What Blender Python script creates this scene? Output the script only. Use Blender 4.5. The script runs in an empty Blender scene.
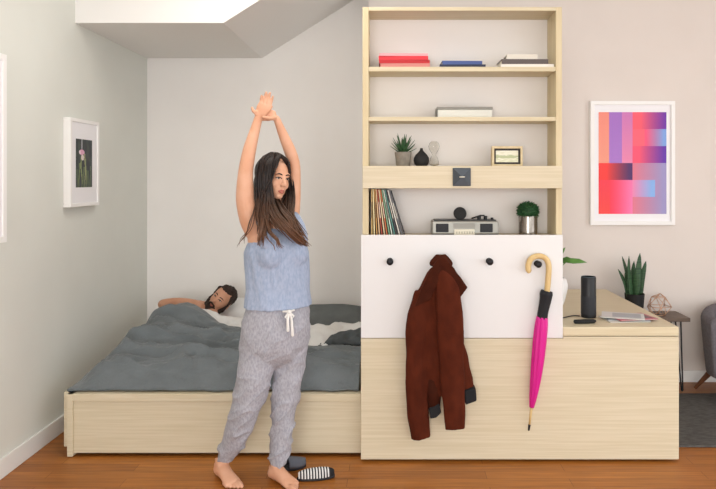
import bpy, bmesh, math, random
from mathutils import Vector, Matrix, noise
from mathutils.bvhtree import BVHTree
random.seed(7)
C = bpy.context.scene.collection
PI = math.pi
F, VX, VY, H = 660.0, 394.0, 179.0, 1.49      # focal length in pixels, vanishing point, eye height


def P(px, py, Y):
    return Vector(((px - VX) * Y / F, Y, H + (VY - py) * Y / F))


def lin(h):
    h = h.lstrip('#')
    o = []
    for i in (0, 2, 4):
        v = int(h[i:i + 2], 16) / 255
        o.append(v / 12.92 if v <= .04045 else ((v + .055) / 1.055) ** 2.4)
    return (*o, 1)


# ------------------------------------------------------------------ materials
def mat(name, col, rough=.6, col2=None, scale=(8, 8, 8), bump=0.0, bscale=60, metal=0.0, spec=.4, detail=4, lo=.35, hi=.65,
        trans=0.0, sheen=0.0):
    m = bpy.data.materials.new(name)
    m.use_nodes = True
    nt = m.node_tree
    b = nt.nodes['Principled BSDF']
    b.inputs['Base Color'].default_value = lin(col)
    b.inputs['Roughness'].default_value = rough
    b.inputs['Metallic'].default_value = metal
    b.inputs['Specular IOR Level'].default_value = spec
    b.inputs['Transmission Weight'].default_value = trans
    b.inputs['Sheen Weight'].default_value = sheen
    tc = nt.nodes.new('ShaderNodeTexCoord')
    if col2:
        mp = nt.nodes.new('ShaderNodeMapping')
        mp.inputs['Scale'].default_value = scale
        n = nt.nodes.new('ShaderNodeTexNoise')
        n.inputs['Scale'].default_value = 1
        n.inputs['Detail'].default_value = detail
        r = nt.nodes.new('ShaderNodeValToRGB')
        r.color_ramp.elements[0].position = lo
        r.color_ramp.elements[1].position = hi
        r.color_ramp.elements[0].color = lin(col)
        r.color_ramp.elements[1].color = lin(col2)
        nt.links.new(tc.outputs['Object'], mp.inputs[0])
        nt.links.new(mp.outputs[0], n.inputs['Vector'])
        nt.links.new(n.outputs[0], r.inputs[0])
        nt.links.new(r.outputs[0], b.inputs['Base Color'])
    if bump:
        n2 = nt.nodes.new('ShaderNodeTexNoise')
        n2.inputs['Scale'].default_value = bscale
        n2.inputs['Detail'].default_value = 3
        bp = nt.nodes.new('ShaderNodeBump')
        bp.inputs['Strength'].default_value = bump
        bp.inputs['Distance'].default_value = .01
        nt.links.new(tc.outputs['Object'], n2.inputs['Vector'])
        nt.links.new(n2.outputs[0], bp.inputs['Height'])
        nt.links.new(bp.outputs[0], b.inputs['Normal'])
    return m


def floor_mat():
    m = bpy.data.materials.new('oak_planks')
    m.use_nodes = True
    nt = m.node_tree
    L = nt.links.new
    b = nt.nodes['Principled BSDF']
    tc = nt.nodes.new('ShaderNodeTexCoord')
    br = nt.nodes.new('ShaderNodeTexBrick')
    br.offset = .37
    br.inputs['Scale'].default_value = 1
    br.inputs['Brick Width'].default_value = 1.1
    br.inputs['Row Height'].default_value = .085
    br.inputs['Mortar Size'].default_value = .0012
    br.inputs['Color1'].default_value = lin('#b0702f')
    br.inputs['Color2'].default_value = lin('#9f6126')
    br.inputs['Mortar'].default_value = lin('#6b3c1b')
    L(tc.outputs['Object'], br.inputs['Vector'])
    mp = nt.nodes.new('ShaderNodeMapping')
    mp.inputs['Scale'].default_value = (3, 55, 1)
    n = nt.nodes.new('ShaderNodeTexNoise')
    n.inputs['Scale'].default_value = 1
    n.inputs['Detail'].default_value = 6
    L(tc.outputs['Object'], mp.inputs[0])
    L(mp.outputs[0], n.inputs['Vector'])
    r = nt.nodes.new('ShaderNodeValToRGB')
    r.color_ramp.elements[0].position = .3
    r.color_ramp.elements[1].position = .7
    r.color_ramp.elements[0].color = (.62, .58, .52, 1)
    r.color_ramp.elements[1].color = (1.15, 1.15, 1.15, 1)
    L(n.outputs[0], r.inputs[0])
    mx = nt.nodes.new('ShaderNodeMixRGB')
    mx.blend_type = 'MULTIPLY'
    mx.inputs[0].default_value = .8
    L(br.outputs[0], mx.inputs[1])
    L(r.outputs[0], mx.inputs[2])
    L(mx.outputs[0], b.inputs['Base Color'])
    b.inputs['Roughness'].default_value = .38
    b.inputs['Specular IOR Level'].default_value = .35
    return m


def attr_mat(name, rough=.5):
    m = bpy.data.materials.new(name)
    m.use_nodes = True
    nt = m.node_tree
    a = nt.nodes.new('ShaderNodeVertexColor')
    a.layer_name = 'ink'
    nt.links.new(a.outputs[0], nt.nodes['Principled BSDF'].inputs['Base Color'])
    nt.nodes['Principled BSDF'].inputs['Roughness'].default_value = rough
    return m


def hair_mat(name, root, tip, z0, z1):
    m = mat(name, root, .42, spec=.35)
    nt = m.node_tree
    L = nt.links.new
    tc = nt.nodes.new('ShaderNodeTexCoord')
    sp = nt.nodes.new('ShaderNodeSeparateXYZ')
    mr = nt.nodes.new('ShaderNodeMapRange')
    mr.inputs['From Min'].default_value = z1
    mr.inputs['From Max'].default_value = z0
    r = nt.nodes.new('ShaderNodeValToRGB')
    r.color_ramp.elements[0].color = lin(root)
    r.color_ramp.elements[1].color = lin(tip)
    n = nt.nodes.new('ShaderNodeTexNoise')
    n.inputs['Scale'].default_value = 60
    ad = nt.nodes.new('ShaderNodeMath')
    ad.operation = 'MULTIPLY_ADD'
    ad.inputs[1].default_value = .6
    L(tc.outputs['Object'], n.inputs['Vector'])
    L(tc.outputs['Object'], sp.inputs[0])
    L(sp.outputs[2], mr.inputs[0])
    sb = nt.nodes.new('ShaderNodeMath')
    sb.operation = 'SUBTRACT'
    sb.inputs[1].default_value = .3
    L(n.outputs[0], ad.inputs[0])
    L(mr.outputs[0], ad.inputs[2])
    L(ad.outputs[0], sb.inputs[0])
    L(sb.outputs[0], r.inputs[0])
    L(r.outputs[0], nt.nodes['Principled BSDF'].inputs['Base Color'])
    return m


M = dict(
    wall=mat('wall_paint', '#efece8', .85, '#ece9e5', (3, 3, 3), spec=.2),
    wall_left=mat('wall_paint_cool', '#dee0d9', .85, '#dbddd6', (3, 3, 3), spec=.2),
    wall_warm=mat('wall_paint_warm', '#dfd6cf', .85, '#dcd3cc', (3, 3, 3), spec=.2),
    ceil=mat('ceiling_paint', '#ecebe8', .9, spec=.2),
    trim=mat('trim_paint', '#eaeae7', .5),
    floor=floor_mat(),
    maple=mat('pale_maple', '#d7ccb3', .5, '#cdc1a4', (2.5, 2.5, 110), spec=.3, detail=6),
    maple_top=mat('pale_maple_top', '#d6cbae', .5, '#ccbf9f', (2.5, 90, 90), spec=.3, detail=6),
    maple_in=mat('maple_edge', '#d6c8a6', .5, '#ccbc97', (40, 40, 3), spec=.3),
    white_lam=mat('white_laminate', '#e0e0e0', .45),
    back=mat('back_board', '#e2ddd8', .8),
    dark=mat('dark_metal', '#26272a', .4, metal=.6),
    steel=mat('brushed_steel', '#9a9a9a', .35, metal=.9),
    clear=mat('clear_caster', '#d0d0cc', .3),
    duvet=mat('duvet_grey', '#6c7376', .9, '#62696c', (7, 12, 12), .8, 34, sheen=.2),
    duvet_dark=mat('blanket_dark', '#51575a', .9, '#484d50', (20, 20, 20), .25, 160),
    sheet=mat('white_sheet', '#e4e4e2', .9, '#dcdcda', (8, 8, 8), .2, 90),
    pillow=mat('pillow_grey', '#686d6d', .9, '#5e6363', (10, 10, 10), .25, 120),
    skin_w=mat('skin_light', '#dead90', .5, '#d7a182', (14, 14, 14), spec=.35),
    skin_m=mat('skin_tan', '#c9977b', .5, '#bf8b6e', (14, 14, 14), spec=.35),
    lips=mat('lip_rose', '#b46459', .45),
    brow=mat('brow_dark', '#2b1f1a', .8),
    eye=mat('eye_white', '#b9aca2', .35),
    iris=mat('iris_dark', '#1c120d', .3),
    beard=mat('beard_dark', '#2c211c', .85, '#3b2c24', (120, 120, 120), .6, 200),
    top=mat('blue_heather', '#a9b6cd', .9, '#97a6c0', (90, 90, 40), .2, 200),
    pants=mat('grey_heather', '#b3b4bc', .95, '#9a9ba5', (130, 130, 60), .3, 220),
    cord=mat('white_cord', '#ecebe8', .8),
    jacket=mat('rust_suede', '#552312', .9, '#481c0d', (18, 18, 12), .25, 130, spec=.15),
    jacket_in=mat('rust_suede_dark', '#421b0d', .92, '#39160a', (18, 18, 12), .25, 130, spec=.15),
    rib=mat('black_rib', '#1d1e22', .9, bump=.4, bscale=200),
    pink=mat('magenta_nylon', '#d6148e', .5, '#c80f83', (60, 60, 3), spec=.4),
    black_cloth=mat('black_nylon', '#17181d', .7),
    cane=mat('pale_cane', '#d8bd88', .45, '#ccac72', (30, 30, 5)),
    black=mat('black_plastic', '#151619', .45),
    blackm=mat('black_matte', '#1a1a1b', .7, bump=.2, bscale=120),
    grille=mat('speaker_mesh', '#1f2024', .6, '#2a2b30', (300, 300, 300), .3, 400),
    silver=mat('silver_plastic', '#95938b', .35, metal=.5),
    cream=mat('cream_plastic', '#dcd6c4', .5),
    conc=mat('concrete_pot', '#8a8378', .85, '#7b7469', (40, 40, 40), .3, 120),
    leaf=mat('leaf_green', '#39603a', .5, '#284a2a', (25, 25, 25)),
    leaf2=mat('snake_leaf', '#3c5c3a', .45, '#22402a', (20, 20, 120)),
    leaf3=mat('leaf_bright', '#5d8c3c', .5, '#47752f', (20, 20, 20)),
    box_leaf=mat('box_leaf', '#2c5a30', .6, '#1f4524', (60, 60, 60)),
    soil=mat('potting_soil', '#3a2d22', .95, bump=.6, bscale=90),
    glassy=mat('clear_glass', '#f8f8f6', .02, trans=1.0, spec=.5),
    mirror_glass=mat('smoked_silver_glass', '#a59d94', .15, '#7d746b', (40, 40, 8), metal=.8),
    frame_white=mat('white_frame', '#f1f0ee', .45),
    mount=mat('picture_mount', '#eeedf0', .7),
    ink=attr_mat('printed_ink'),
    pinewood=mat('pine_frame', '#d8c7a2', .5, '#ccb88f', (40, 10, 40)),
    walnut=mat('walnut_top', '#6f5f52', .5, '#5f5046', (3, 40, 40)),
    copper=mat('copper_wire', '#d3a98c', .35, metal=.6),
    chair=mat('chair_wool', '#6d696d', .95, '#5f5c60', (60, 60, 60), .35, 220),
    chair_leg=mat('walnut_leg', '#6a4026', .5, '#57331d', (40, 40, 6)),
    rug=mat('grey_rug', '#63615e', 1, '#53514f', (25, 70, 25), .6, 150, spec=.1),
    paper=mat('paper_pages', '#e6e1d6', .8, '#d8d2c4', (3, 3, 400)),
)


M['glassy'].node_tree.nodes['Principled BSDF'].inputs['IOR'].default_value = 1.12


def cmat(col, rough=.55):
    k = 'cover_' + col.lstrip('#')
    if k not in M:
        M[k] = mat(k, col, rough)
    return M[k]


# ------------------------------------------------------------------ mesh helpers
class MB:
    def __init__(s):
        s.bm = bmesh.new()
        s.mi = 0

    def _faces(s, fs):
        for f in fs:
            f.material_index = s.mi

    def box(s, x0, x1, y0, y1, z0, z1):
        return s.obox(Vector(((x0 + x1) / 2, (y0 + y1) / 2, (z0 + z1) / 2)), (x1 - x0, y1 - y0, z1 - z0))

    def obox(s, c, size, rot=None):
        rot = rot or Matrix.Identity(3)
        v = []
        for dz in (-.5, .5):
            for dx, dy in ((-.5, -.5), (.5, -.5), (.5, .5), (-.5, .5)):
                v.append(s.bm.verts.new(Vector(c) + rot @ Vector((dx * size[0], dy * size[1], dz * size[2]))))
        q = [(3, 2, 1, 0), (4, 5, 6, 7), (0, 1, 5, 4), (1, 2, 6, 5), (2, 3, 7, 6), (3, 0, 4, 7)]
        s._faces([s.bm.faces.new([v[i] for i in f]) for f in q])
        return s

    def loft(s, rings, seg=16, cap=True):
        """rings: (center, axis_u, axis_v); ring direction should run so that u x v points along the path"""
        rs = []
        for c, u, v in rings:
            rs.append([s.bm.verts.new(c + u * math.cos(2 * PI * k / seg) + v * math.sin(2 * PI * k / seg)) for k in range(seg)])
        fs = []
        for a, b in zip(rs, rs[1:]):
            for k in range(seg):
                j = (k + 1) % seg
                fs.append(s.bm.faces.new((a[k], a[j], b[j], b[k])))
        if cap:
            fs.append(s.bm.faces.new(rs[0][::-1]))
            fs.append(s.bm.faces.new(rs[-1]))
        s._faces(fs)
        return s

    def tube(s, pts, rad, seg=12, flat=1.0, ref=None, round_ends=False, cap=True):
        pts = [Vector(p) for p in pts]
        n = len(pts)
        if not hasattr(rad, '__len__'):
            rad = [rad] * n
        rad = list(rad)
        if round_ends:
            t0 = (pts[0] - pts[1]).normalized()
            t1 = (pts[-1] - pts[-2]).normalized()
            r0, r1 = rad[0], rad[-1]
            pts = [pts[0] + t0 * r0, pts[0] + t0 * r0 * .7] + pts + [pts[-1] + t1 * r1 * .7, pts[-1] + t1 * r1]
            rad = [r0 * .15, r0 * .7] + rad + [r1 * .7, r1 * .15]
            n = len(pts)
        rings = []
        up = None
        for i in range(n):
            t = (pts[min(i + 1, n - 1)] - pts[max(i - 1, 0)]).normalized()
            if up is None:
                up = Vector(ref) if ref else (Vector((0, 0, 1)) if abs(t.z) < .9 else Vector((0, 1, 0)))
            u = (up - t * up.dot(t)).normalized()
            up = u
            v = t.cross(u)
            rings.append((pts[i], u * rad[i], v * rad[i] * flat))
        return s.loft(rings, seg, cap)

    def ell(s, c, r, R=None, nu=16, nv=10):
        R = R or Matrix.Identity(3)
        c = Vector(c)
        top = s.bm.verts.new(c + R @ Vector((0, 0, r[2])))
        bot = s.bm.verts.new(c - R @ Vector((0, 0, r[2])))
        rows = []
        for i in range(1, nv):
            th = PI * i / nv
            rows.append([s.bm.verts.new(c + R @ Vector((r[0] * math.sin(th) * math.cos(2 * PI * k / nu),
                         r[1] * math.sin(th) * math.sin(2 * PI * k / nu), r[2] * math.cos(th)))) for k in range(nu)])
        fs = []
        for k in range(nu):
            j = (k + 1) % nu
            fs.append(s.bm.faces.new((top, rows[0][k], rows[0][j])))
            fs.append(s.bm.faces.new((bot, rows[-1][j], rows[-1][k])))
            for a, b in zip(rows, rows[1:]):
                fs.append(s.bm.faces.new((a[k], b[k], b[j], a[j])))
        s._faces(fs)
        return s

    def lathe(s, c, prof, seg=24, R=None):
        """prof from bottom to top: (radius, z)"""
        R = R or Matrix.Identity(3)
        c = Vector(c)
        return s.loft([(c + R @ Vector((0, 0, z)), R @ Vector((max(r, 1e-4), 0, 0)), R @ Vector((0, max(r, 1e-4), 0))) for r, z in prof], seg)

    def prism(s, poly, a, b):
        """poly: list of Vectors; extruded from offset a to offset b"""
        A = [s.bm.verts.new(Vector(p) + Vector(a)) for p in poly]
        B = [s.bm.verts.new(Vector(p) + Vector(b)) for p in poly]
        n = len(poly)
        fs = [s.bm.faces.new(A[::-1]), s.bm.faces.new(B)]
        for k in range(n):
            j = (k + 1) % n
            fs.append(s.bm.faces.new((A[k], A[j], B[j], B[k])))
        s._faces(fs)
        return s

    def quad(s, pts):
        s._faces([s.bm.faces.new([s.bm.verts.new(Vector(p)) for p in pts])])
        return s

    def blade(s, pts, w, side, th=.003):
        """a leaf: flat tapering loft along pts; w = half widths; side = width direction"""
        pts = [Vector(p) for p in pts]
        side = Vector(side).normalized()
        n = len(pts)
        rings = []
        for i in range(n):
            t = (pts[min(i + 1, n - 1)] - pts[max(i - 1, 0)]).normalized()
            u = (side - t * side.dot(t)).normalized()
            rings.append((pts[i], u * max(w[i], .0006), t.cross(u) * th * max(w[i] / max(w), .3)))
        return s.loft(rings, 8)


def world_off(o):
    v = Vector((0, 0, 0))
    while o:
        v += o.location
        o = o.parent
    return v


def link(name, me, mats, parent=None, smooth=False, bevel=0):
    me.name = name
    for m_ in (mats if isinstance(mats, (list, tuple)) else [mats]):
        me.materials.append(m_)
    o = bpy.data.objects.new(name, me)
    C.objects.link(o)
    if parent:
        off = world_off(parent)
        o.parent = parent
    else:
        xs = [v.co for v in me.vertices]
        off = Vector(((min(v.x for v in xs) + max(v.x for v in xs)) / 2, (min(v.y for v in xs) + max(v.y for v in xs)) / 2, min(v.z for v in xs)))
        o.location = off
    me.transform(Matrix.Translation(-off))
    if smooth:
        for p in me.polygons:
            p.use_smooth = True
    if bevel:
        b = o.modifiers.new('bevel', 'BEVEL')
        b.width = bevel
        b.segments = 2
        b.limit_method = 'ANGLE'
    return o


def obj(name, mb, mats, parent=None, smooth=False, bevel=0, auto=False):
    bmesh.ops.recalc_face_normals(mb.bm, faces=mb.bm.faces)
    if auto:
        for e in mb.bm.edges:
            if len(e.link_faces) == 2 and e.calc_face_angle(0) > .7:
                e.smooth = False
        smooth = True
    me = bpy.data.meshes.new(name)
    mb.bm.to_mesh(me)
    mb.bm.free()
    return link(name, me, mats, parent, smooth, bevel)


def voxel(mb, size, smooth=3, factor=.5, disp=None):
    """fuse overlapping closed shapes into one continuous smooth surface"""
    bmesh.ops.recalc_face_normals(mb.bm, faces=mb.bm.faces)
    me = bpy.data.meshes.new('t')
    mb.bm.to_mesh(me)
    mb.bm.free()
    o = bpy.data.objects.new('t', me)
    C.objects.link(o)
    r = o.modifiers.new('r', 'REMESH')
    r.mode = 'VOXEL'
    r.voxel_size = size
    if smooth:
        sm = o.modifiers.new('s', 'SMOOTH')
        sm.factor = factor
        sm.iterations = smooth
    dg = bpy.context.evaluated_depsgraph_get()
    dg.update()
    out = bpy.data.meshes.new_from_object(o.evaluated_get(dg))
    bpy.data.objects.remove(o)
    bpy.data.meshes.remove(me)
    if disp:
        nor = [v.normal.copy() for v in out.vertices]
        for v, n in zip(out.vertices, nor):
            v.co = v.co + n * disp(v.co)
    return out


def thing(name, label, cat, loc, group=None):
    o = bpy.data.objects.new(name, None)
    o.empty_display_size = .1
    C.objects.link(o)
    o.location = loc
    return tag(o, label, cat, group)


def tag(o, label=None, cat=None, group=None, kind=None):
    if label:
        o['label'] = label
    if cat:
        o['category'] = cat
    if group:
        o['group'] = group
    if kind:
        o['kind'] = kind
    return o


def struct(name, mb, m, **k):
    return tag(obj(name, mb, m, **k), kind='structure')


def rotm(axis, deg):
    return Matrix.Rotation(math.radians(deg), 3, axis)


def smooth_path(pts, n):
    """Catmull-Rom through points (any tuple length) -> n samples"""
    p = [pts[0]] + list(pts) + [pts[-1]]
    m = len(pts) - 1
    out = []
    for i in range(n):
        t = i / (n - 1) * m
        k = min(int(t), m - 1)
        u = t - k
        a, b, c, d = p[k], p[k + 1], p[k + 2], p[k + 3]
        out.append(tuple(.5 * (2 * b[j] + (c[j] - a[j]) * u + (2 * a[j] - 5 * b[j] + 4 * c[j] - d[j]) * u * u +
                               (3 * b[j] - a[j] - 3 * c[j] + d[j]) * u ** 3) for j in range(len(a))))
    return out


# ------------------------------------------------------------------ the setting
XL, YB, YR, ZC = -1.96, 5.24, 4.85, 2.98
XR, Y0 = 3.7, -3.2
struct('floor', MB().box(XL - .1, XR + .1, Y0, YB + .1, -.05, 0), M['floor'])
struct('ceiling', MB().box(XL - .1, XR + .1, Y0, YB + .1, ZC, ZC + .1), M['ceil'])
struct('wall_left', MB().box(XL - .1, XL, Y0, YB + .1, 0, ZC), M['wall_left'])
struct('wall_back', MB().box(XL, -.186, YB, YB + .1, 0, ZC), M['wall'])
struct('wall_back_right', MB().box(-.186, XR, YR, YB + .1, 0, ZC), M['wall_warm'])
struct('wall_right_blocker', MB().box(XR, XR + .1, 3.4, YB + .1, 0, ZC), M['wall_warm'])  # unseen; added and cut short to limit side light on the back wall
sof = MB()
sof.prism([Vector((XL, 0, 2.45)), Vector((-1.05, 0, 2.45)), Vector((-.21, 0, ZC)), Vector((XL, 0, ZC))], (0, 4.06, 0), (0, YB, 0))
struct('trim_1', sof, M['ceil'])
struct('baseboard_left', MB().box(XL, XL + .014, Y0, YB, 0, .1), M['trim'], bevel=.004)
struct('baseboard_back', MB().box(XL + .014, -.186, YB - .014, YB, 0, .1), M['trim'], bevel=.004)
struct('baseboard_right', MB().box(-.186, XR, YR - .014, YR, 0, .085), M['trim'], bevel=.004)

# ------------------------------------------------------------------ storage unit
YF = 3.474                                   # plane of the white panel and the base front
UX0, UX1, DX1 = -.174, .889, 1.5
YS = 3.51                                    # front of the open shelves
unit = thing('storage_unit', 'tall pale wood storage unit with open shelves, white hook panel and low desk wing', 'storage unit', (.6, 4.0, 0))
SD = .21
sx0, sx1 = (362.5 - VX) * YS / F, (562 - VX) * YS / F
th = .032
zt = P(0, 7, YS).z
zdeck = 1.185
obj('side_panel', MB().box(sx0, sx0 + th, YS, YS + SD, zdeck, zt), M['maple_in'], unit, bevel=.002)
obj('side_panel', MB().box(sx1 - th, sx1, YS, YS + SD, zdeck, zt), M['maple_in'], unit, bevel=.002)
ix0, ix1 = sx0 + th, sx1 - th


def zy(py, Y=YS):
    return P(0, py, Y).z


obj('top_panel', MB().box(ix0, ix1, YS, YS + SD, zt - .02, zt), M['maple_top'], unit, bevel=.002)
obj('shelf', MB().box(ix0, ix1, YS + .004, YS + SD - .012, zy(71.3), zy(66.6)), M['maple_top'], unit, bevel=.002)
obj('shelf', MB().box(ix0, ix1, YS + .004, YS + SD - .012, zy(121), zy(116.8)), M['maple_top'], unit, bevel=.002)
z3 = zy(166)
zb3 = zy(188.3)
obj('shelf', MB().box(ix0, ix1, YS + .002, YS + SD - .012, zb3, z3), M['maple_top'], unit, bevel=.002)
obj('crossbar', MB().box(sx0 + .002, sx1 - .002, YS - .018, YS, zb3, z3), M['maple'], unit, bevel=.002)
obj('back_panel', MB().box(ix0, ix1, YS + SD - .012, YS + SD, zdeck, zt - .02), M['back'], unit)
obj('shelf', MB().box(sx0, sx1, YF + .02, YS + SD, zdeck - .02, zdeck), M['maple_top'], unit)
# white hook panel, cabinet behind it, base front, desk wing
zp0, zp1 = zy(338, YF), zy(235, YF)
obj('hook_panel', MB().box(UX0, UX1, YF, YF + .02, zp0, zp1), M['white_lam'], unit, bevel=.002)
obj('cabinet_body', MB().box(UX0 + .002, UX1 - .002, YF + .02, YS + SD, .70, zdeck - .02), M['white_lam'], unit)
DZ = zy(327, YF)
YD = 4.66
zl = zy(336.3, YF)
obj('desk_top', MB().box(UX1 + .001, DX1, YF, YD, zl + .002, DZ).box(UX0 + .002, UX1 + .001, YF + .02, YD, zl + .002, DZ), M['maple_top'], unit, bevel=.002)
obj('base_front', MB().box(UX0, DX1, YF, YF + .02, .014, zp0 - .003).box(UX1 + .002, DX1, YF, YF + .02, zp0 - .003, zl - .002), M['maple'], unit, bevel=.0015)
obj('base_body', MB().box(UX0 + .002, DX1 - .001, YF + .02, YD - .002, .03, zl), M['maple'], unit)
for px in (397.5, 446, 590, 638):
    x = (px - VX) * YF / F
    obj('caster', MB().tube([(x - .006, YF + .045, .0155), (x + .006, YF + .045, .0155)], .0152, 14).box(x - .004, x + .004, YF + .037, YF + .053, .02, .034), M['clear'], unit, auto=True)
# control pad on the crossbar
cp = P(461.7, 177, YS - .018)
yp = YS - .018
hw = .048
pad = MB()
pad.prism([Vector((cp.x - hw, 0, cp.z - hw)), Vector((cp.x + hw, 0, cp.z - hw)), Vector((cp.x + hw, 0, cp.z + hw)), Vector((cp.x - hw, 0, cp.z + hw))], (0, yp - .008, 0), (0, yp, 0))
pado = obj('control_pad', pad, cmat('#3b4148', .35), unit, bevel=.003)
ap = Vector((cp.x, yp - .022, cp.z))
b = MB()
cs = [Vector((cp.x + sx * (hw - .005), yp - .0085, cp.z + sz * (hw - .005))) for sx, sz in ((-1, -1), (1, -1), (1, 1), (-1, 1))]
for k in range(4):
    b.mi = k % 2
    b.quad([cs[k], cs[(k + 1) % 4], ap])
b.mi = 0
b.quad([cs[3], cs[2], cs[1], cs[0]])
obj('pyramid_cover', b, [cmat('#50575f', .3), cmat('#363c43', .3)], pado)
obj('touch_bar', MB().tube([ap + Vector((-.012, .001, 0)), ap + Vector((.012, .001, 0))], .0028, 8, round_ends=True), M['cream'], pado, smooth=True)
HZ = {}
for px, py in ((390, 261), (440.5, 259), (489, 261), (537, 263.5)):
    c = P(px, py, YF)
    h = MB()
    h.lathe(c, [(.017, 0), (.017, .004), (.008, .006), (.007, .03), (.0155, .034), (.018, .039), (.016, .045), (.006, .048)], 20, rotm('X', 90))
    obj('coat_hook', h, M['dark'], unit, smooth=True)
    HZ[px] = c

# ------------------------------------------------------------------ books and things on the shelves
zs1, zs2 = zy(66.6) + .001, zy(116.8) + .001


def book(x, y, z, w, d, h, col, label, group, rz=0, ty=''):
    t = thing('book', label, 'book', (x, y, z), group)
    c = Vector((x, y, z))
    R = rotm('Z', rz)
    cv = MB()
    ct = .0022
    cv.obox(c + Vector((0, 0, ct / 2)), (w, d, ct), R).obox(c + Vector((0, 0, h - ct / 2)), (w, d, ct), R)
    cv.obox(c + R @ Vector((0, -d / 2 + ct / 2, h / 2)), (w, ct, h - 2 * ct), R)
    obj('cover', cv, cmat(col), t)
    pg = MB().obox(c + R @ Vector((0, .001, h / 2)), (w - .008, d - .008, h - 2 * ct - .0005), R)
    obj('pages', pg, M['paper'], t)
    return z + h + .0006


g = 'books lying on the top shelf'
bx = lambda px: (px - VX) * 3.58 / F
z = zs1
z = book(bx(405), 3.612, z, .265, .165, .020, '#c9817a', 'salmon pink book at the bottom of the red stack, top shelf left', g)
z = book(bx(404), 3.612, z, .272, .165, .018, '#b8262c', 'dark red book lying second from bottom of the red stack', g, 1)
z = book(bx(403.5), 3.612, z, .265, .165, .020, '#d8343f', 'thick bright red book in the middle of the left stack', g, -1)
z = book(bx(403), 3.612, z, .26, .165, .014, '#d9a0a6', 'pale pink book with dark end on top of the red stack', g, 2)
z = zs1
z = book(bx(462), 3.612, z, .245, .165, .014, '#232a44', 'dark navy book at the bottom of the short blue stack', g, -1)
z = book(bx(461), 3.612, z, .215, .15, .02, '#47598f', 'mid blue book lying on the navy book, middle of top shelf', g, 2)
z = zs1
z = book(bx(525.5), 3.612, z, .285, .165, .016, '#e4dfd6', 'wide white book at the bottom of the right-hand stack on the top shelf', g, 0)
z = book(bx(523), 3.612, z, .25, .165, .026, '#5b5350', 'dark grey brown book in the middle of the right-hand stack', g, 1)
z = book(bx(521), 3.612, z, .165, .15, .026, '#d9d3c6', 'small cream book on top of the right-hand stack', g, -2)

# long low white case on the second shelf
t = thing('storage_case', 'long low white case with grey lid alone on the second shelf', 'case', (bx(464), 3.62, zs2))
x0, x1 = bx(436.5), bx(492.5)
obj('tray', MB().box(x0 + .004, x1 - .004, 3.565, 3.69, zs2, zs2 + .044), cmat('#d3d2c8', .35), t, bevel=.003)
obj('lid', MB().box(x0, x1, 3.561, 3.695, zs2 + .044, zs2 + .058), cmat('#84827a', .4), t, bevel=.003)
obj('end_band', MB().box(x0, x0 + .004, 3.561, 3.695, zs2, zs2 + .044), cmat('#55534d', .4), t)

# third shelf: succulent, vase, glass bulb vase, framed picture
z3s = z3 + .001
c = Vector((bx(403.2), 3.59, z3s))
t = thing('potted_succulent', 'spiky green succulent in a square-shouldered grey concrete pot, third shelf left', 'plant', c)
obj('pot', MB().lathe(c, [(.036, 0), (.038, .004), (.046, .07), (.046, .076), (.041, .076), (.039, .062), (.0, .062)], 28), M['conc'], t, auto=True)
obj('soil', MB().lathe(c, [(.0, .06), (.0385, .06), (.0385, .066), (0, .069)], 20), M['soil'], t)
b = MB()
for k in range(26):
    a = k * 2.399
    e = .25 + 1.05 * (k / 26)
    L_ = .075 + .03 * (k / 26)
    d = Vector((math.cos(a) * math.cos(e), math.sin(a) * math.cos(e), math.sin(e)))
    s0 = c + Vector((0, 0, .066))
    side = d.cross(Vector((0, 0, 1))) if abs(d.z) < .98 else Vector((1, 0, 0))
    pts = [s0 + d * (L_ * q) + Vector((0, 0, .012 * q * q)) for q in (0, .3, .65, 1)]
    b.blade(pts, [.007, .008, .006, .0008], side, .003)
obj('foliage', b, M['leaf'], t, smooth=True)
c = Vector((bx(421.5), 3.59, z3s))
tag(obj('bud_vase', MB().lathe(c, [(.028, 0), (.038, .01), (.043, .028), (.041, .045), (.031, .062), (.017, .076), (.009, .086), (.007, .098), (.005, .098), (.004, .08)], 28), M['blackm'], smooth=True),
    'black teardrop bud vase beside the concrete pot on the third shelf', 'vase')
c = Vector((bx(434.5), 3.62, z3s))
t = thing('glass_vase', 'clear bulb-shaped glass vase between the black vase and the control pad', 'vase', c)
obj('bowl', MB().lathe(c, [(.02, 0), (.024, .004), (.026, .02), (.02, .045), (.011, .06), (.013, .07), (.026, .09), (.031, .108), (.027, .126), (.014, .135), (.0125, .135), (.025, .124), (.029, .108), (.0245, .091), (.0115, .072), (.0095, .06), (.018, .045), (.024, .02), (.022, .006), (0, .004)], 26), M['glassy'], t, smooth=True)
c = Vector((bx(507), 3.585, z3s))
t = thing('photo_frame', 'small pale wood box frame with a dark-edged landscape standing on the third shelf', 'picture frame', c)
w, h_ = .165, .107
b = MB()
for (a0, a1, c0, c1) in ((-w / 2, w / 2, h_ - .012, h_), (-w / 2, w / 2, 0, .010), (-w / 2, -w / 2 + .011, .01, h_ - .012), (w / 2 - .011, w / 2, .01, h_ - .012)):
    b.box(c.x + a0, c.x + a1, c.y - .02, c.y + .02, c.z + c0, c.z + c1)
obj('frame', b, M['pinewood'], t, bevel=.001)
obj('inner_border', MB().box(c.x - w / 2 + .011, c.x + w / 2 - .011, c.y - .004, c.y + .016, c.z + .01, c.z + h_ - .012), cmat('#2c2622'), t)


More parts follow.
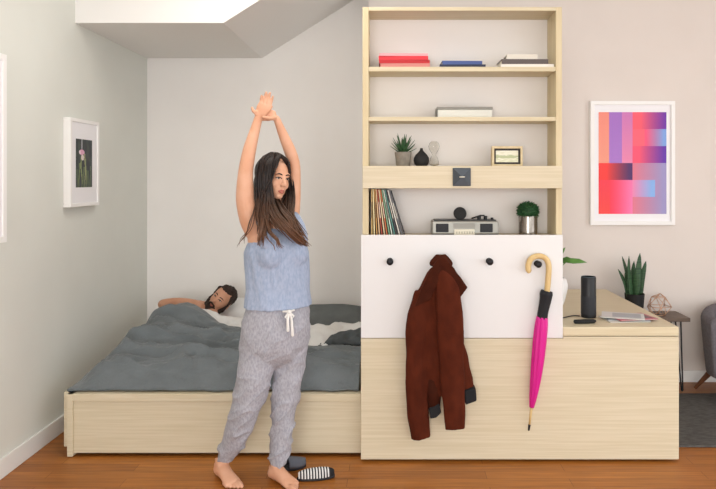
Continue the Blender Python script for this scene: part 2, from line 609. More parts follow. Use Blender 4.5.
def ink_grid(name, nx, ny, origin, U, V, fn, parent, m=None):
    b = MB()
    vs = [[b.bm.verts.new(Vector(origin) + U * (i / nx) + V * (j / ny)) for i in range(nx + 1)] for j in range(ny + 1)]
    lay = b.bm.loops.layers.color.new('ink')
    for j in range(ny):
        for i in range(nx):
            f = b.bm.faces.new((vs[j][i], vs[j][i + 1], vs[j + 1][i + 1], vs[j + 1][i]))
            col = fn((i + .5) / nx, (j + .5) / ny)
            for l in f.loops:
                l[lay] = (*[c_ for c_ in col[:3]], 1)
    me = bpy.data.meshes.new(name)
    b.bm.to_mesh(me)
    b.bm.free()
    return link(name, me, m or M['ink'], parent)


def srgb(h):
    h = h.lstrip('#')
    return [int(h[i:i + 2], 16) / 255 for i in (0, 2, 4)]


def mixc(a, b_, t_):
    t_ = max(0, min(1, t_))
    return [p + (q - p) * t_ for p, q in zip(a, b_)]


def land(u, v):
    base = mixc(srgb('#c8c7a0'), srgb('#dedcc8'), v)
    n = noise.noise(Vector((u * 5, v * 14, 3)))
    if .35 + .1 * n < v < .6 + .15 * n:
        return mixc(base, srgb('#a3ad83'), .7)
    return mixc(base, srgb('#efecdc'), .4 + n)


ink_grid('print', 40, 24, (c.x - w / 2 + .022, c.y - .005, c.z + .021), Vector((w - .044, 0, 0)), Vector((0, 0, h_ - .044)), land, t)

# record deck shelf
zd = zdeck + .001
rx0 = ix0 + .012
cols = ['#caa968', '#e2d3a4', '#b98a4a', '#d8b58b', '#a4442e', '#d9c7a0', '#c76f42', '#7fa483', '#d6ded0', '#5d8f86', '#3b3b40', '#dcd8cf', '#6f7076', '#2b2b30']
names = ['tan', 'cream', 'ochre', 'beige', 'brick red', 'parchment', 'orange', 'sage green', 'pale mint', 'teal green', 'charcoal', 'off-white', 'mid grey', 'black']
ords = ['first', 'second', 'third', 'fourth', 'fifth', 'sixth', 'seventh', 'eighth', 'ninth', 'tenth', 'eleventh', 'twelfth', 'thirteenth', 'last']
hh = .252
nrec = len(cols)
for k in range(nrec):
    xb = rx0 + .002 + k * .0136
    xt = rx0 + .0015 + k * .0076
    ang = math.degrees(math.atan2(xb - xt, hh))
    R = rotm('Y', -ang)
    tk = .0056
    base = Vector((xb, 3.535, zd + .0008 + tk * math.sin(math.radians(ang))))
    # lower-left edge at base, leaning so that the top moves left
    t = thing('vinyl_record', '%s record sleeve, %s from the left in the leaning row under the crossbar' % (names[k], ords[k]), 'record', base, 'records leaning under the crossbar')
    dep = .155 + random.uniform(-.006, .006)
    y0 = random.uniform(0, .008)
    L_ = hh * .985
    b = MB()
    b.obox(base + R @ Vector((tk / 2, y0 + dep / 2, L_ / 2)), (tk, dep, L_), R)
    obj('sleeve', b, cmat(cols[k]), t)
    if k % 2 == 0:
        obj('spine_title', MB().obox(base + R @ Vector((tk / 2, y0 - .0003, L_ * .55)), (tk * .5, .0006, L_ * .35), R), cmat('#efe8d6' if k in (4, 10, 12, 6) else '#4a3a2c'), t)

# stereo
sxa, sxb = (432 - VX) * 3.55 / F, (498.5 - VX) * 3.55 / F
szh = .078
t = thing('stereo', 'retro silver stereo with two black speakers and an upright disc, standing on the deck', 'stereo', ((sxa + sxb) / 2, 3.6, zd))
obj('case', MB().box(sxa, sxb, 3.55, 3.68, zd + .006, zd + szh), M['silver'], t, bevel=.006)
obj('base', MB().box(sxa + .003, sxb - .003, 3.553, 3.678, zd, zd + .006), M['black'], t)
for q in (sxa + .055, sxb - .065):
    obj('speaker_grille', MB().box(q - .034, q + .034, 3.545, 3.551, zd + .018, zd + .064), M['grille'], t, bevel=.003)
mx = (sxa + sxb) / 2 - .005
obj('control_panel', MB().box(mx - .055, mx + .055, 3.543, 3.551, zd + .002, zd + .034), M['cream'], t, bevel=.004)
dial = obj('tuning_scale', MB().box(mx - .06, mx + .06, 3.5465, 3.551, zd + .040, zd + .066), cmat('#8e8c84', .3), t, bevel=.001)
b = MB()
for k in range(7):
    b.box(mx - .045 + k * .014, mx - .038 + k * .014, 3.540, 3.5435, zd + .010, zd + .022)
obj('buttons', b, cmat('#b7b2a2'), t)
obj('top_plate', MB().box(sxa + .012, sxb - .012, 3.56, 3.67, zd + szh, zd + szh + .005), M['black'], t)
dc = Vector(((460 - VX) * 3.6 / F, 3.6, zd + szh + .005 + .033))
disc = obj('disc', MB().lathe(dc, [(.01, -.008), (.034, -.006), (.036, 0), (.034, .006), (.01, .008)], 28, rotm('X', 78)), M['blackm'], t, auto=True)
obj('disc_stand', MB().box(dc.x - .012, dc.x + .012, 3.592, 3.612, zd + szh + .005, dc.z - .025), M['black'], t)
for q, r_ in ((479, .011), (485.5, .010), (492, .008)):
    kc = Vector(((q - VX) * 3.6 / F, 3.6, zd + szh + .005))
    obj('knob', MB().lathe(kc, [(r_, 0), (r_, .018 if q < 490 else .009), (r_ * .8, .02 if q < 490 else .011)], 18), M['black'], t, auto=True)
obj('tone_arm', MB().tube([((471 - VX) * 3.6 / F, 3.58, zd + szh + .012), ((480 - VX) * 3.6 / F, 3.58, zd + szh + .028), ((484 - VX) * 3.6 / F, 3.58, zd + szh + .028)], .004, 8), M['black'], t, smooth=True)

# ball plant
c = Vector(((528 - VX) * 3.6 / F, 3.6, zd))
t = thing('potted_ball_plant', 'round clipped green plant in a mottled silver glass pot at the right of the stereo', 'plant', c)
obj('pot', MB().lathe(c, [(.046, 0), (.05, .004), (.051, .10), (.05, .104), (.046, .104), (.045, .085), (0, .085)], 30), M['mirror_glass'], t, auto=True)
obj('soil', MB().lathe(c, [(0, .08), (.0445, .08), (.0445, .09), (0, .096)], 20), M['soil'], t)
b = MB()
cc = c + Vector((0, 0, .128))
b.ell(cc, (.052, .052, .044))
rr = random.Random(3)
for k in range(700):
    zz = rr.uniform(-.85, 1)
    a = rr.uniform(0, 2 * PI)
    q = math.sqrt(max(0, 1 - zz * zz))
    d = Vector((q * math.cos(a), q * math.sin(a), zz))
    p0 = cc + Vector((d.x * .048, d.y * .048, d.z * .04))
    d2 = (d + Vector((rr.uniform(-.4, .4), rr.uniform(-.4, .4), rr.uniform(-.2, .5)))).normalized()
    L_ = rr.uniform(.012, .02)
    b.blade([p0, p0 + d2 * L_ * .5, p0 + d2 * L_], [.002, .0035, .0005], d2.orthogonal(), .001)
obj('foliage', b, M['box_leaf'], t, smooth=True)

# ------------------------------------------------------------------ desk wing
c = P(588.5, 317, 3.72)
c.z = DZ + .0005
t = thing('smart_speaker', 'tall black cylindrical speaker standing on the desk wing', 'speaker', c)
obj('body', MB().lathe(c, [(.038, 0), (.0415, .003), (.0415, .222), (.039, .228), (.03, .229), (.03, .226), (0, .226)], 36), M['black'], t, auto=True)
obj('grille', MB().lathe(c, [(.0418, .02), (.0422, .022), (.0422, .12), (.0418, .122)], 36), M['grille'], t, auto=True)
obj('light_ring', MB().lathe(c, [(.0392, .2275), (.0392, .2295), (.036, .23), (.036, .2275)], 36), cmat('#3a5561', .3), t, auto=True)
cb = [(UX1 + .012, 3.66, DZ + .004), (UX1 + .05, 3.68, DZ + .004), (UX1 + .12, 3.74, DZ + .004), (c.x - .045, 3.735, DZ + .004)]
tag(obj('power_cable', MB().tube(smooth_path(cb, 16), .003, 8), M['black'], smooth=True), 'thin black cable running from the white panel to the black speaker', 'cable')
c = P(585, 324, 3.56)
c.z = DZ + .0005
R = rotm('Z', 8)
b = MB()
b.loft([(c + R @ Vector((x, 0, .011)), R @ Vector((0, q * 1.0, 0)), Vector((0, 0, 1)) * min(.0105, q)) for x, q in ((-.064, .004), (-.058, .016), (-.03, .021), (.02, .022), (.05, .017), (.062, .005))], 18)
tag(obj('glasses_case', b, M['blackm'], smooth=True), 'black oblong case lying on the desk in front of the tall speaker', 'case')
mags = [('#d9d6cf', .0, .0, 4, 'white magazine at the bottom of the fanned pile on the desk'),
        ('#8f9aa2', .02, .016, -9, 'grey blue magazine second in the fanned pile on the desk'),
        ('#b0505c', .045, .01, 12, 'red-edged magazine sticking out to the right of the fanned pile'),
        ('#cfd0cd', .0, .02, -18, 'pale open magazine lying on top of the fanned pile')]
zz = DZ + .0006
mc = P(624, 321.5, 3.66)
for k, (col, dx, dy, rz, lab) in enumerate(mags):
    R = rotm('Z', rz)
    t = thing('magazine', lab, 'magazine', (mc.x + dx, mc.y + dy, zz), 'fanned magazines on the desk')
    cx = Vector((mc.x + dx, mc.y + dy, zz))
    obj('cover', MB().obox(cx + Vector((0, 0, .0035)), (.225, .165, .0012), R).obox(cx + Vector((0, 0, .0006)), (.225, .165, .0012), R).obox(cx + R @ Vector((-.1119, 0, .00205)), (.0012, .165, .0018), R), cmat(col, .35), t)
    obj('pages', MB().obox(cx + R @ Vector((0, 0, .00205)), (.221, .163, .0016), R), M['paper'], t)
    obj('cover_picture', MB().obox(cx + R @ Vector((.02, .0, .0043)), (.15, .11, .0002), R), cmat(['#a9a7a0', '#3f4a55', '#5a2a35', '#9fa6ab'][k], .35), t)
    zz += .0049
# plant half hidden behind the white panel
c = Vector((.975, 3.99, DZ + .0005))
t = thing('potted_houseplant', 'houseplant in a round white pot mostly hidden behind the right edge of the white panel', 'plant', c)
obj('pot', MB().lathe(c, [(.032, 0), (.04, .004), (.058, .05), (.072, .11), (.074, .14), (.066, .172), (.05, .188), (.046, .186), (.06, .168), (.06, .15), (0, .15)], 32), M['frame_white'], t, smooth=True)
obj('soil', MB().lathe(c, [(0, .145), (.058, .145), (.058, .155), (0, .16)], 20), M['soil'], t)
b = MB()
s0 = c + Vector((.0, 0, .15))
for a, L_, lean, wd in ((0.1, .21, 1.1, .02), (.35, .24, .30, .016), (2.2, .25, .6, .02), (3.3, .2, .9, .02), (4.6, .22, .8, .02), (5.5, .2, .6, .02)):
    dx = Vector((math.cos(a), math.sin(a) * .6, 0))
    st = [s0, s0 + Vector((0, 0, L_ * .4)) + dx * .02 * lean, s0 + Vector((0, 0, L_ * .6)) + dx * .06 * lean]
    b.tube(st, [.004, .003, .0025], 8)
    tip = s0 + Vector((0, 0, L_ * (.62 + .38 * (1 - lean)))) + dx * (.02 + .16 * lean)
    e = st[-1]
    b.blade([e, e.lerp(tip, .3) + Vector((0, 0, .008)), e.lerp(tip, .65) + Vector((0, 0, .008)), tip], [.004, wd, wd * .8, .001], Vector((0, .6, .8)), .0025)
obj('foliage', b, M['leaf3'], t, smooth=True)

# ------------------------------------------------------------------ side table, snake plant, wire ornament
TZ = .525
tx0, tx1, ty0, ty1 = 1.52, 2.06, 4.585, 4.825
t = thing('side_table', 'narrow dark wood side table on black hairpin legs against the right-hand wall', 'table', ((tx0 + tx1) / 2, 4.7, 0))
obj('table_top', MB().box(tx0, tx1, ty0, ty1, TZ - .028, TZ), M['walnut'], t, bevel=.003)
for sx in (0, 1):
    for sy in (0, 1):
        x = tx1 - .055 if sx else tx0 + .055
        y = ty1 - .04 if sy else ty0 + .035
        ox = .012 if sx else -.012
        b = MB()
        b.tube([(x - .035 * (1 if sx else -1), y, TZ - .028), (x + ox * .6, y, .012), (x + ox, y, .006), (x + ox * 1.4, y, .012), (x + ox * .2, y + (.02 if sy else -.02) * 0, TZ - .028)], .0055, 8)
        obj('leg', b, M['dark'], t, smooth=True)
c = Vector(((635 - VX) * 4.68 / F, 4.69, TZ + .0005))
t = thing('snake_plant', 'upright dark green snake plant in a black pot on the side table', 'plant', c)
obj('pot', MB().lathe(c, [(.05, 0), (.056, .004), (.068, .145), (.068, .152), (.062, .152), (.06, .13), (0, .13)], 30), M['blackm'], t, auto=True)
obj('soil', MB().lathe(c, [(0, .125), (.0595, .125), (.0595, .135), (0, .138)], 20), M['soil'], t)
b = MB()
rr = random.Random(5)
for k, (px, top, bas, wd) in enumerate(((618, 269, 628, .018), (622, 256, 630, .022), (628, 262, 631, .024), (634, 261, 633, .02), (640, 253, 637, .024), (646, 261, 640, .02), (629, 256, 629, .018), (643, 272, 641, .017), (636, 268, 635, .022), (625, 272, 630, .022))):
    yy = 4.69 + (.028 if k % 2 else -.022) + rr.uniform(-.01, .01)
    p0 = P(bas, 296, yy)
    p0.z = c.z + .13
    p1 = P(px, top, yy + rr.uniform(-.03, .03))
    mid = p0.lerp(p1, .5) + Vector(((p0.x - p1.x) * .22, 0, 0))
    pth = [Vector(q) for q in smooth_path([tuple(p0), tuple(mid), tuple(p1)], 8)]
    b.blade(pth, [wd * .65, wd * .85, wd, wd, wd * .95, wd * .8, wd * .5, .001], Vector((1, rr.uniform(-.8, .8), 0)), .004)
obj('foliage', b, M['leaf2'], t, smooth=True)
c = Vector(((660 - VX) * 4.66 / F, 4.68, TZ + .003))
b = MB()
rr = random.Random(11)
ring = lambda r, zz, n, ph: [c + Vector((r * math.cos(ph + 2 * PI * k / n), r * .75 * math.sin(ph + 2 * PI * k / n), zz)) for k in range(n)]
r0, r1, r2 = ring(.05, .0, 5, .2), ring(.088, .06, 5, .8), ring(.05, .125, 5, .3)
apx = c + Vector((.01, 0, .15))
for k in range(5):
    j = (k + 1) % 5
    for p, q in ((r0[k], r0[j]), (r0[k], r1[k]), (r0[j], r1[k]), (r1[k], r1[j]), (r1[k], r2[k]), (r1[k], r2[j]), (r2[k], r2[j]), (r2[k], apx)):
        b.tube([p, q], .0024, 6)
tag(obj('wire_ornament', b, M['copper'], smooth=True), 'open copper wire geometric ornament sitting on the dark side table', 'ornament')

# armchair
ax, ay = 2.44, 4.47
t = thing('armchair', 'grey upholstered tub armchair at the right edge beside the side table', 'armchair', (ax, ay, 0))
b = MB()
path = []
for k in range(19):
    a = PI * (1.0 + .12) * (k / 18) - .06 * PI
    path.append((ax + .30 * math.cos(a), ay - .04 + .29 * math.sin(a)))
for lo, hi in ((.16, .60),):
    prev = None
    rows = []
    for (x, y) in path:
        bk = max(0, (y - ay) / .29)
        top = .56 + .06 * bk
        d = Vector((x - ax, (y - ay + .04), 0)).normalized()
        col = []
        for r_, z_ in ((-.045, lo), (.015, lo), (.035, .35), (.05, top - .03), (.03, top), (-.02, top), (-.04, top - .03), (-.05, .35)):
            col.append(b.bm.verts.new(Vector((x, y, z_)) + d * r_))
        rows.append(col)
    for a_, c_ in zip(rows, rows[1:]):
        for k in range(8):
            j = (k + 1) % 8
            b.bm.faces.new((a_[k], a_[j], c_[j], c_[k]))
    b.bm.faces.new(rows[0][::-1])
    b.bm.faces.new(rows[-1])
me = voxel(b, .012, 4)
obj_shell = link('shell', me, M['chair'], t, smooth=True)
b = MB().loft([(Vector((ax, ay - .05, z_)), Vector((r_, 0, 0)), Vector((0, r_ * 1.02, 0))) for z_, r_ in ((.27, .22), (.28, .25), (.37, .255), (.395, .235), (.40, .12))], 28)
obj('seat_cushion', b, M['chair'], t, smooth=True)
obj('seat_base', MB().loft([(Vector((ax, ay - .05, z_)), Vector((r_, 0, 0)), Vector((0, r_ * 1.02, 0))) for z_, r_ in ((.14, .25), (.16, .27), (.27, .27))], 28), M['chair'], t, auto=True)
for sx in (-1, 1):
    for sy in (-1, 1):
        obj('leg', MB().tube([(ax + sx * .22, ay - .04 + sy * .17, .16), (ax + sx * .31, ay - .04 + sy * .24, 0.012)], [.021, .012], 14), M['chair_leg'], t, auto=True)
tag(obj('area_rug', MB().box(1.3, 3.6, 3.66, 4.56, .0005, .011), M['rug'], bevel=.004), 'dark grey rug on the floor under the grey armchair', 'rug')

# ------------------------------------------------------------------ art on the walls
def frame_back(name, label, x0, x1, z0, z1, yw, dep, fw, mount_in, fn, nx, ny):
    t = thing(name, label, 'picture', ((x0 + x1) / 2, yw, z0))
    b = MB()
    b.box(x0, x1, yw - dep, yw - .001, z1 - fw, z1).box(x0, x1, yw - dep, yw - .001, z0, z0 + fw)
    b.box(x0, x0 + fw, yw - dep, yw - .001, z0 + fw, z1 - fw).box(x1 - fw, x1, yw - dep, yw - .001, z0 + fw, z1 - fw)
    obj('frame', b, M['frame_white'], t, bevel=.002)
    obj('mount', MB().box(x0 + fw, x1 - fw, yw - dep * .55, yw - .002, z0 + fw, z1 - fw), M['mount'], t)
    a0, a1, c0, c1 = mount_in
    ink_grid('print', nx, ny, (a0, yw - dep * .55 - .001, c0), Vector((a1 - a0, 0, 0)), Vector((0, 0, c1 - c0)), fn, t)
    return t


def art(u, v):
    v = 1 - v
    S = srgb
    if v < .5:
        if u < .16:
            return mixc(S('#ee8a78'), S('#f09a82'), v * 2)
        if u < .34:
            return mixc(S('#a06ac0'), S('#a975c9'), v * 2)
        if u < .5:
            return mixc(S('#c873b4'), S('#e784ac'), v * 2)
        if v < .17:
            return mixc(S('#f4566a'), S('#6a22a4'), (u - .62) / .36)
        if v < .335:
            if u < .68:
                return S('#f15e72')
            return mixc(S('#f0527c'), S('#7aa0e0'), (u - .7) / .26)
        return mixc(S('#f24e70'), S('#5f22a8'), (u - .6) / .36)
    if v < .665 and u < .5:
        return mixc(S('#f2312c'), S('#4a1a62'), (u - .12) / .34)
    if u < .5:
        if u < .17:
            return mixc(S('#f03048'), S('#f4403a'), (v - .66) * 3)
        return mixc(S('#f7304e'), S('#f07ab4'), (u - .17) / .33)
    if .665 <= v < .83 and u < .83:
        return mixc(S('#ee86b4'), S('#86b0ea'), (u - .5) / .28)
    return mixc(S('#e0748a'), S('#9a92c4'), (u - .5) / .45)


yw = YR
pz = lambda py: P(0, py, YR - .03).z
pxx = lambda px: (px - VX) * (YR - .03) / F
frame_back('art_print', 'large white-framed abstract print of red, pink and purple blocks on the right-hand wall',
           pxx(590.5), pxx(675), pz(225), pz(101), YR, .035, .028, (pxx(599), pxx(667), pz(214), pz(112)), art, 90, 120)


def frame_left(label, y0, y1, z0, z1, dep, fw, mi, fn, nx, ny):
    xw = XL
    t = thing('wall_picture', label, 'picture', (xw, (y0 + y1) / 2, z0))
    b = MB()
    b.box(xw + .001, xw + dep, y0, y1, z1 - fw, z1).box(xw + .001, xw + dep, y0, y1, z0, z0 + fw)
    b.box(xw + .001, xw + dep, y0, y0 + fw, z0 + fw, z1 - fw).box(xw + .001, xw + dep, y1 - fw, y1, z0 + fw, z1 - fw)
    obj('frame', b, M['frame_white'], t, bevel=.002)
    obj('mount', MB().box(xw + .002, xw + dep * .85, y0 + fw, y1 - fw, z0 + fw, z1 - fw), M['mount'], t)
    a0, a1, c0, c1 = mi
    ink_grid('print', nx, ny, (xw + dep * .85 + .001, a0, c0), Vector((0, a1 - a0, 0)), Vector((0, 0, c1 - c0)), fn, t)


def flower(u, v):
    n = noise.noise(Vector((u * 6, v * 6, 1.5)))
    col = mixc(srgb('#232b33'), srgb('#3c4541'), .5 + n)
    for cx, top, c_ in ((.2, .5, '#6d7d4d'), (.34, .62, '#8a9560'), (.48, .42, '#61734a'), (.62, .6, '#7a8758'), (.76, .35, '#586a48'), (.55, .7, '#93976e'), (.1, .38, '#506045'), (.88, .45, '#5d6b52')):
        w_ = .035 + .02 * noise.noise(Vector((v * 5, cx * 20, 0)))
        if v < top and abs(u - cx - .03 * math.sin(v * 9 + cx * 20)) < w_:
            col = mixc(srgb(c_), srgb('#33402f'), max(0, (.25 - v) * 2.2))
    if abs(u - .36) < .03 and v > .8:
        col = srgb('#c4c6cc')
    if ((u - .36) / .17) ** 2 + ((v - .73) / .055) ** 2 < 1:
        col = srgb('#d9a3bd') if u > .28 else srgb('#f0dde4')
    if ((u - .4) / .09) ** 2 + ((v - .62) / .06) ** 2 < 1:
        col = srgb('#d8cfc6')
    return col


yn = lambda px, X: F * X / (px - VX)
xf = XL + .045
ya, yb_ = yn(70.5, xf), yn(99.5, xf)
zA = P(0, 117, ya).z
zB = P(0, 207.5, ya).z
frame_left('white box-framed flower photograph with wide mount on the left wall', ya, yb_, zB, zA, .045, .022,
           (yn(76.8, xf), yn(93, xf), P(0, 187.5, yn(77, xf)).z, P(0, 138.5, yn(77, xf)).z), flower, 44, 80)
y1_ = yn(7, xf)
frame_left('white-framed pale picture at the left edge of view, nearest on the left wall', y1_ - .75, y1_, P(0, 242, y1_).z, P(0, 55, y1_).z, .045, .03,
           (y1_ - .6, y1_ - .15, P(0, 220, y1_).z, P(0, 78, y1_).z), lambda u, v: mixc(srgb('#c9ccd0'), srgb('#e2e0dc'), .5 + noise.noise(Vector((u * 3, v * 3, 7)))), 20, 30)

# ------------------------------------------------------------------ bed
BX0, BX1, BY0, BY1 = -1.755, -.195, 3.545, 5.2
t = thing('platform_bed', 'low pale wood platform bed with drawer fronts sliding out from the storage unit', 'bed', (-.95, 4.3, 0))
zr = P(0, 393.5, BY0).z
zr2 = P(0, 400.8, BY0).z
obj('top_rail', MB().box(BX0 + .0, -.177, BY0 - .012, BY0 + .05, zr2, zr), M['maple'], t, bevel=.002)
obj('drawer_front', MB().box(BX0 + .03, -.177, BY0, BY0 + .02, P(0, 453, BY0).z, zr2 - .002), M['maple'], t, bevel=.0015)
xe = (67 - VX) * 3.53 / F
obj('end_panel', MB().box(xe, xe + .03, 3.53, BY1, .004, zr), M['maple'], t, bevel=.0015)
obj('end_panel', MB().box(xe - .029, xe - .006, 3.555, BY1, P(0, 447, 3.55).z, zr + .004), M['maple'], t, bevel=.0015)
obj('platform', MB().box(BX0 + .03, BX1, BY0 + .05, BY1, zr - .06, zr - .01), M['maple_top'], t)
obj('plinth', MB().box(BX0 + .12, BX1 - .05, BY0 + .12, BY1 - .1, .001, zr - .06), M['maple'], t)
obj('bracket', MB().box(xe - .008, xe + .012, 3.56, 3.62, zr - .01, zr + .006), M['dark'], t)
MZ = .378
tag(obj('mattress', MB().box(-1.70, -.21, 3.62, 5.19, zr - .009, MZ), M['sheet'], bevel=.03), 'white mattress lying on the pale wood platform under the grey duvet', 'mattress')


def sstep(a, b_, x):
    t_ = max(0, min(1, (x - a) / (b_ - a)))
    return t_ * t_ * (3 - 2 * t_)


def bed_h(x, y):
    """height of the bedding over the sleeper"""
    z_ = .462
    q = x + 1.45 - .05 * (y - 4.5)
    body = math.exp(-(abs(q) / .215) ** 3.4) if q < 0 else math.exp(-(q / .245) ** 2)
    along = sstep(3.75, 4.5, y) * .72 + sstep(4.2, 4.55, y) * .28
    z_ += .165 * body * along
    z_ += .035 * math.exp(-((x + 1.0) / .3) ** 2) * sstep(3.7, 4.4, y)
    return z_


def wrinkle(x, y, k=1.0):
    n1 = noise.noise(Vector((x * 2.2, y * 7.5, 4.1)))
    n2 = noise.noise(Vector((x * 4 + y * 3, y * 13 - x * 2, 9.2)))
    n3 = noise.noise(Vector((x * 12, y * 24, 1.7)))
    r = 1 - abs(noise.noise(Vector((x * 1.6 + .6 * y, y * 5.5 + x * .8, 2.2)))) * 2
    r2 = 1 - abs(noise.noise(Vector((x * 2.5 - .9 * y, y * 8 + x * 1.5, 7.7)))) * 2.4
    return k * (.026 * n1 + .014 * n2 + .006 * n3 + .046 * max(0, r) ** 3 + .034 * max(0, r2) ** 3 - .008 + .012 * max(0, 1 - 3 * abs(noise.noise(Vector((x * 5 + 2 * y, y * 19 - x * 4, 3.9))))) + .006 * noise.noise(Vector((x * 9 - y * 8, y * 34, 6))))


def hem(x):
    return 4.60 - .19 * sstep(-1.38, -1.05, x) - .34 * sstep(-1.05, -.62, x) + .02 * noise.noise(Vector((x * 6, 0, 0)))


b = MB()
NX, NY = 150, 120
rows = []
for j in range(NY + 1):
    row = []
    for i in range(NX + 1):
        x = -1.765 + (1.575) * i / NX
        y = 3.575 + (hem(x) - 3.575) * j / NY
        e = min(sstep(-1.775, -1.60, x) + .0, 1)
        fr = sstep(3.56, 3.70, y)
        z_ = bed_h(x, y) + wrinkle(x, y) * (1 - .75 * sstep(hem(x) - .3, hem(x) - .02, y))
        zed = .352 + .01 * noise.noise(Vector((x * 9, y * 9, 5)))
        z_ = zed + (z_ - zed) * e * fr
        if j > NY - 6:
            z_ -= .02 * (j - NY + 6) / 6
        x2 = x - .03 * (1 - e) * (1 + .5 * noise.noise(Vector((y * 6, 1, 0)))) * sstep(3.6, 3.9, y)
        y2 = y - .012 * (1 - fr) * (1 + noise.noise(Vector((x * 10, 3, 0))))
        row.append(b.bm.verts.new((x2, y2, z_)))
    rows.append(row)
for j in range(NY):
    for i in range(NX):
        b.bm.faces.new((rows[j][i], rows[j][i + 1], rows[j + 1][i + 1], rows[j + 1][i]))
o = obj('duvet', b, M['duvet'], smooth=True)
tag(o, 'rumpled slate grey duvet covering the bed and the lying man', 'duvet')
sm = o.modifiers.new('thick', 'SOLIDIFY')
sm.thickness = .012
sm.offset = -1

# white sheet between the duvet edge and the pillows
b = MB()
rows = []
NX, NY = 110, 50
for j in range(NY + 1):
    row = []
    for i in range(NX + 1):
        x = -1.3 + (1.08) * i / NX
        ya_ = hem(x) - .14
        yb2 = 4.70 + .05 * noise.noise(Vector((x * 4, 2, 0)))
        y = ya_ + (yb2 - ya_) * j / NY
        lump = .035 * max(0, 1 - abs(noise.noise(Vector((x * 4, y * 6, 3.3)))) * 3)
        under = 1 - sstep(hem(x) - .04, hem(x) + .06, y)
        z_ = .436 + (lump + .01 * noise.noise(Vector((x * 14, y * 16, 0)))) * (1 - under) - .014 * under
        z_ += (.055 * math.exp(-((x + .52) / .16) ** 2 - ((y - 4.36) / .14) ** 2)) * (1 - under)
        z_ += .05 * math.exp(-((x + 1.08) / .16) ** 2) * (1 - under)
        row.append(b.bm.verts.new((x, y, z_)))
    rows.append(row)
for j in range(NY):
    for i in range(NX):
        b.bm.faces.new((rows[j][i], rows[j][i + 1], rows[j + 1][i + 1], rows[j + 1][i]))
o = obj('bed_sheet', b, M['sheet'], smooth=True)
tag(o, 'crumpled white top sheet showing between the grey duvet and the pillows', 'sheet')
sm = o.modifiers.new('thick', 'SOLIDIFY')
sm.thickness = .008
sm.offset = -1


def pillow(name, c, sx, sy, sz, rx, rz, m, label, seed):
    R = rotm('Z', rz) @ rotm('X', rx)
    b = MB()
    n = 28
    grids = []
    for sgn in (1, -1):
        g_ = []
        for j in range(n + 1):
            row = []
            for i in range(n + 1):
                u, v = i / n * 2 - 1, j / n * 2 - 1
                h_ = (max(0, (1 - abs(u) ** 2.6)) * max(0, (1 - abs(v) ** 2.6))) ** .5
                pin = 1 - .07 * (1 - abs(u)) * abs(v) ** 3 - 0
                p = Vector((u * sx / 2 * (1 - .06 * (1 - v * v) * abs(u) ** 4), v * sy / 2 * (1 - .08 * (1 - u * u) * abs(v) ** 4),
                            sgn * (sz / 2 * h_ + .006 * noise.noise(Vector((u * 3, v * 3, seed + sgn))) * h_)))
                row.append(b.bm.verts.new(Vector(c) + R @ p))
            g_.append(row)
        grids.append(g_)
    for q, g_ in enumerate(grids):
        for j in range(n):
            for i in range(n):
                f = (g_[j][i], g_[j][i + 1], g_[j + 1][i + 1], g_[j + 1][i])
                b.bm.faces.new(f if q == 0 else f[::-1])
    bmesh.ops.remove_doubles(b.bm, verts=b.bm.verts, dist=.0005)
    return tag(obj(name, b, m, smooth=True), label, 'pillow')


pillow('pillow', (-.49, 4.90, .452), .56, .40, .15, 13, 2, M['pillow'], 'dark grey pillow at the right end of the bed beside the storage unit', 1)
pillow('pillow', (-1.20, 5.03, .475), .60, .34, .13, 24, -3, M['sheet'], 'white pillow under the bearded man\'s head against the back wall', 4)
# dark folded blanket corner
b = MB()
rows = []
NX, NY = 40, 30
for j in range(NY + 1):
    row = []
    for i in range(NX + 1):
        u, v = i / NX, j / NY
        x = -.47 + .262 * u + .05 * (1 - u) * v
        y = 4.09 + .02 * noise.noise(Vector((u * 5, 3, 0))) + (.40 + .08 * noise.noise(Vector((u * 4, 8, 0)))) * v * (.22 + .78 * u ** 1.3)
        z_ = .462 + .052 * sstep(0, .3, u) * math.sin(PI * min(1, v * 1.0)) ** .6 + .014 * noise.noise(Vector((u * 5, v * 6, 2)))
        row.append(b.bm.verts.new((x, y, z_)))
    rows.append(row)
for j in range(NY):
    for i in range(NX):
        b.bm.faces.new((rows[j][i], rows[j][i + 1], rows[j + 1][i + 1], rows[j + 1][i]))
o = obj('blanket', b, M['duvet_dark'], smooth=True)
tag(o, 'dark grey blanket bunched up on the white sheet near the storage unit', 'blanket')
sm = o.modifiers.new('thick', 'SOLIDIFY')
sm.thickness = .014
sm.offset = -1


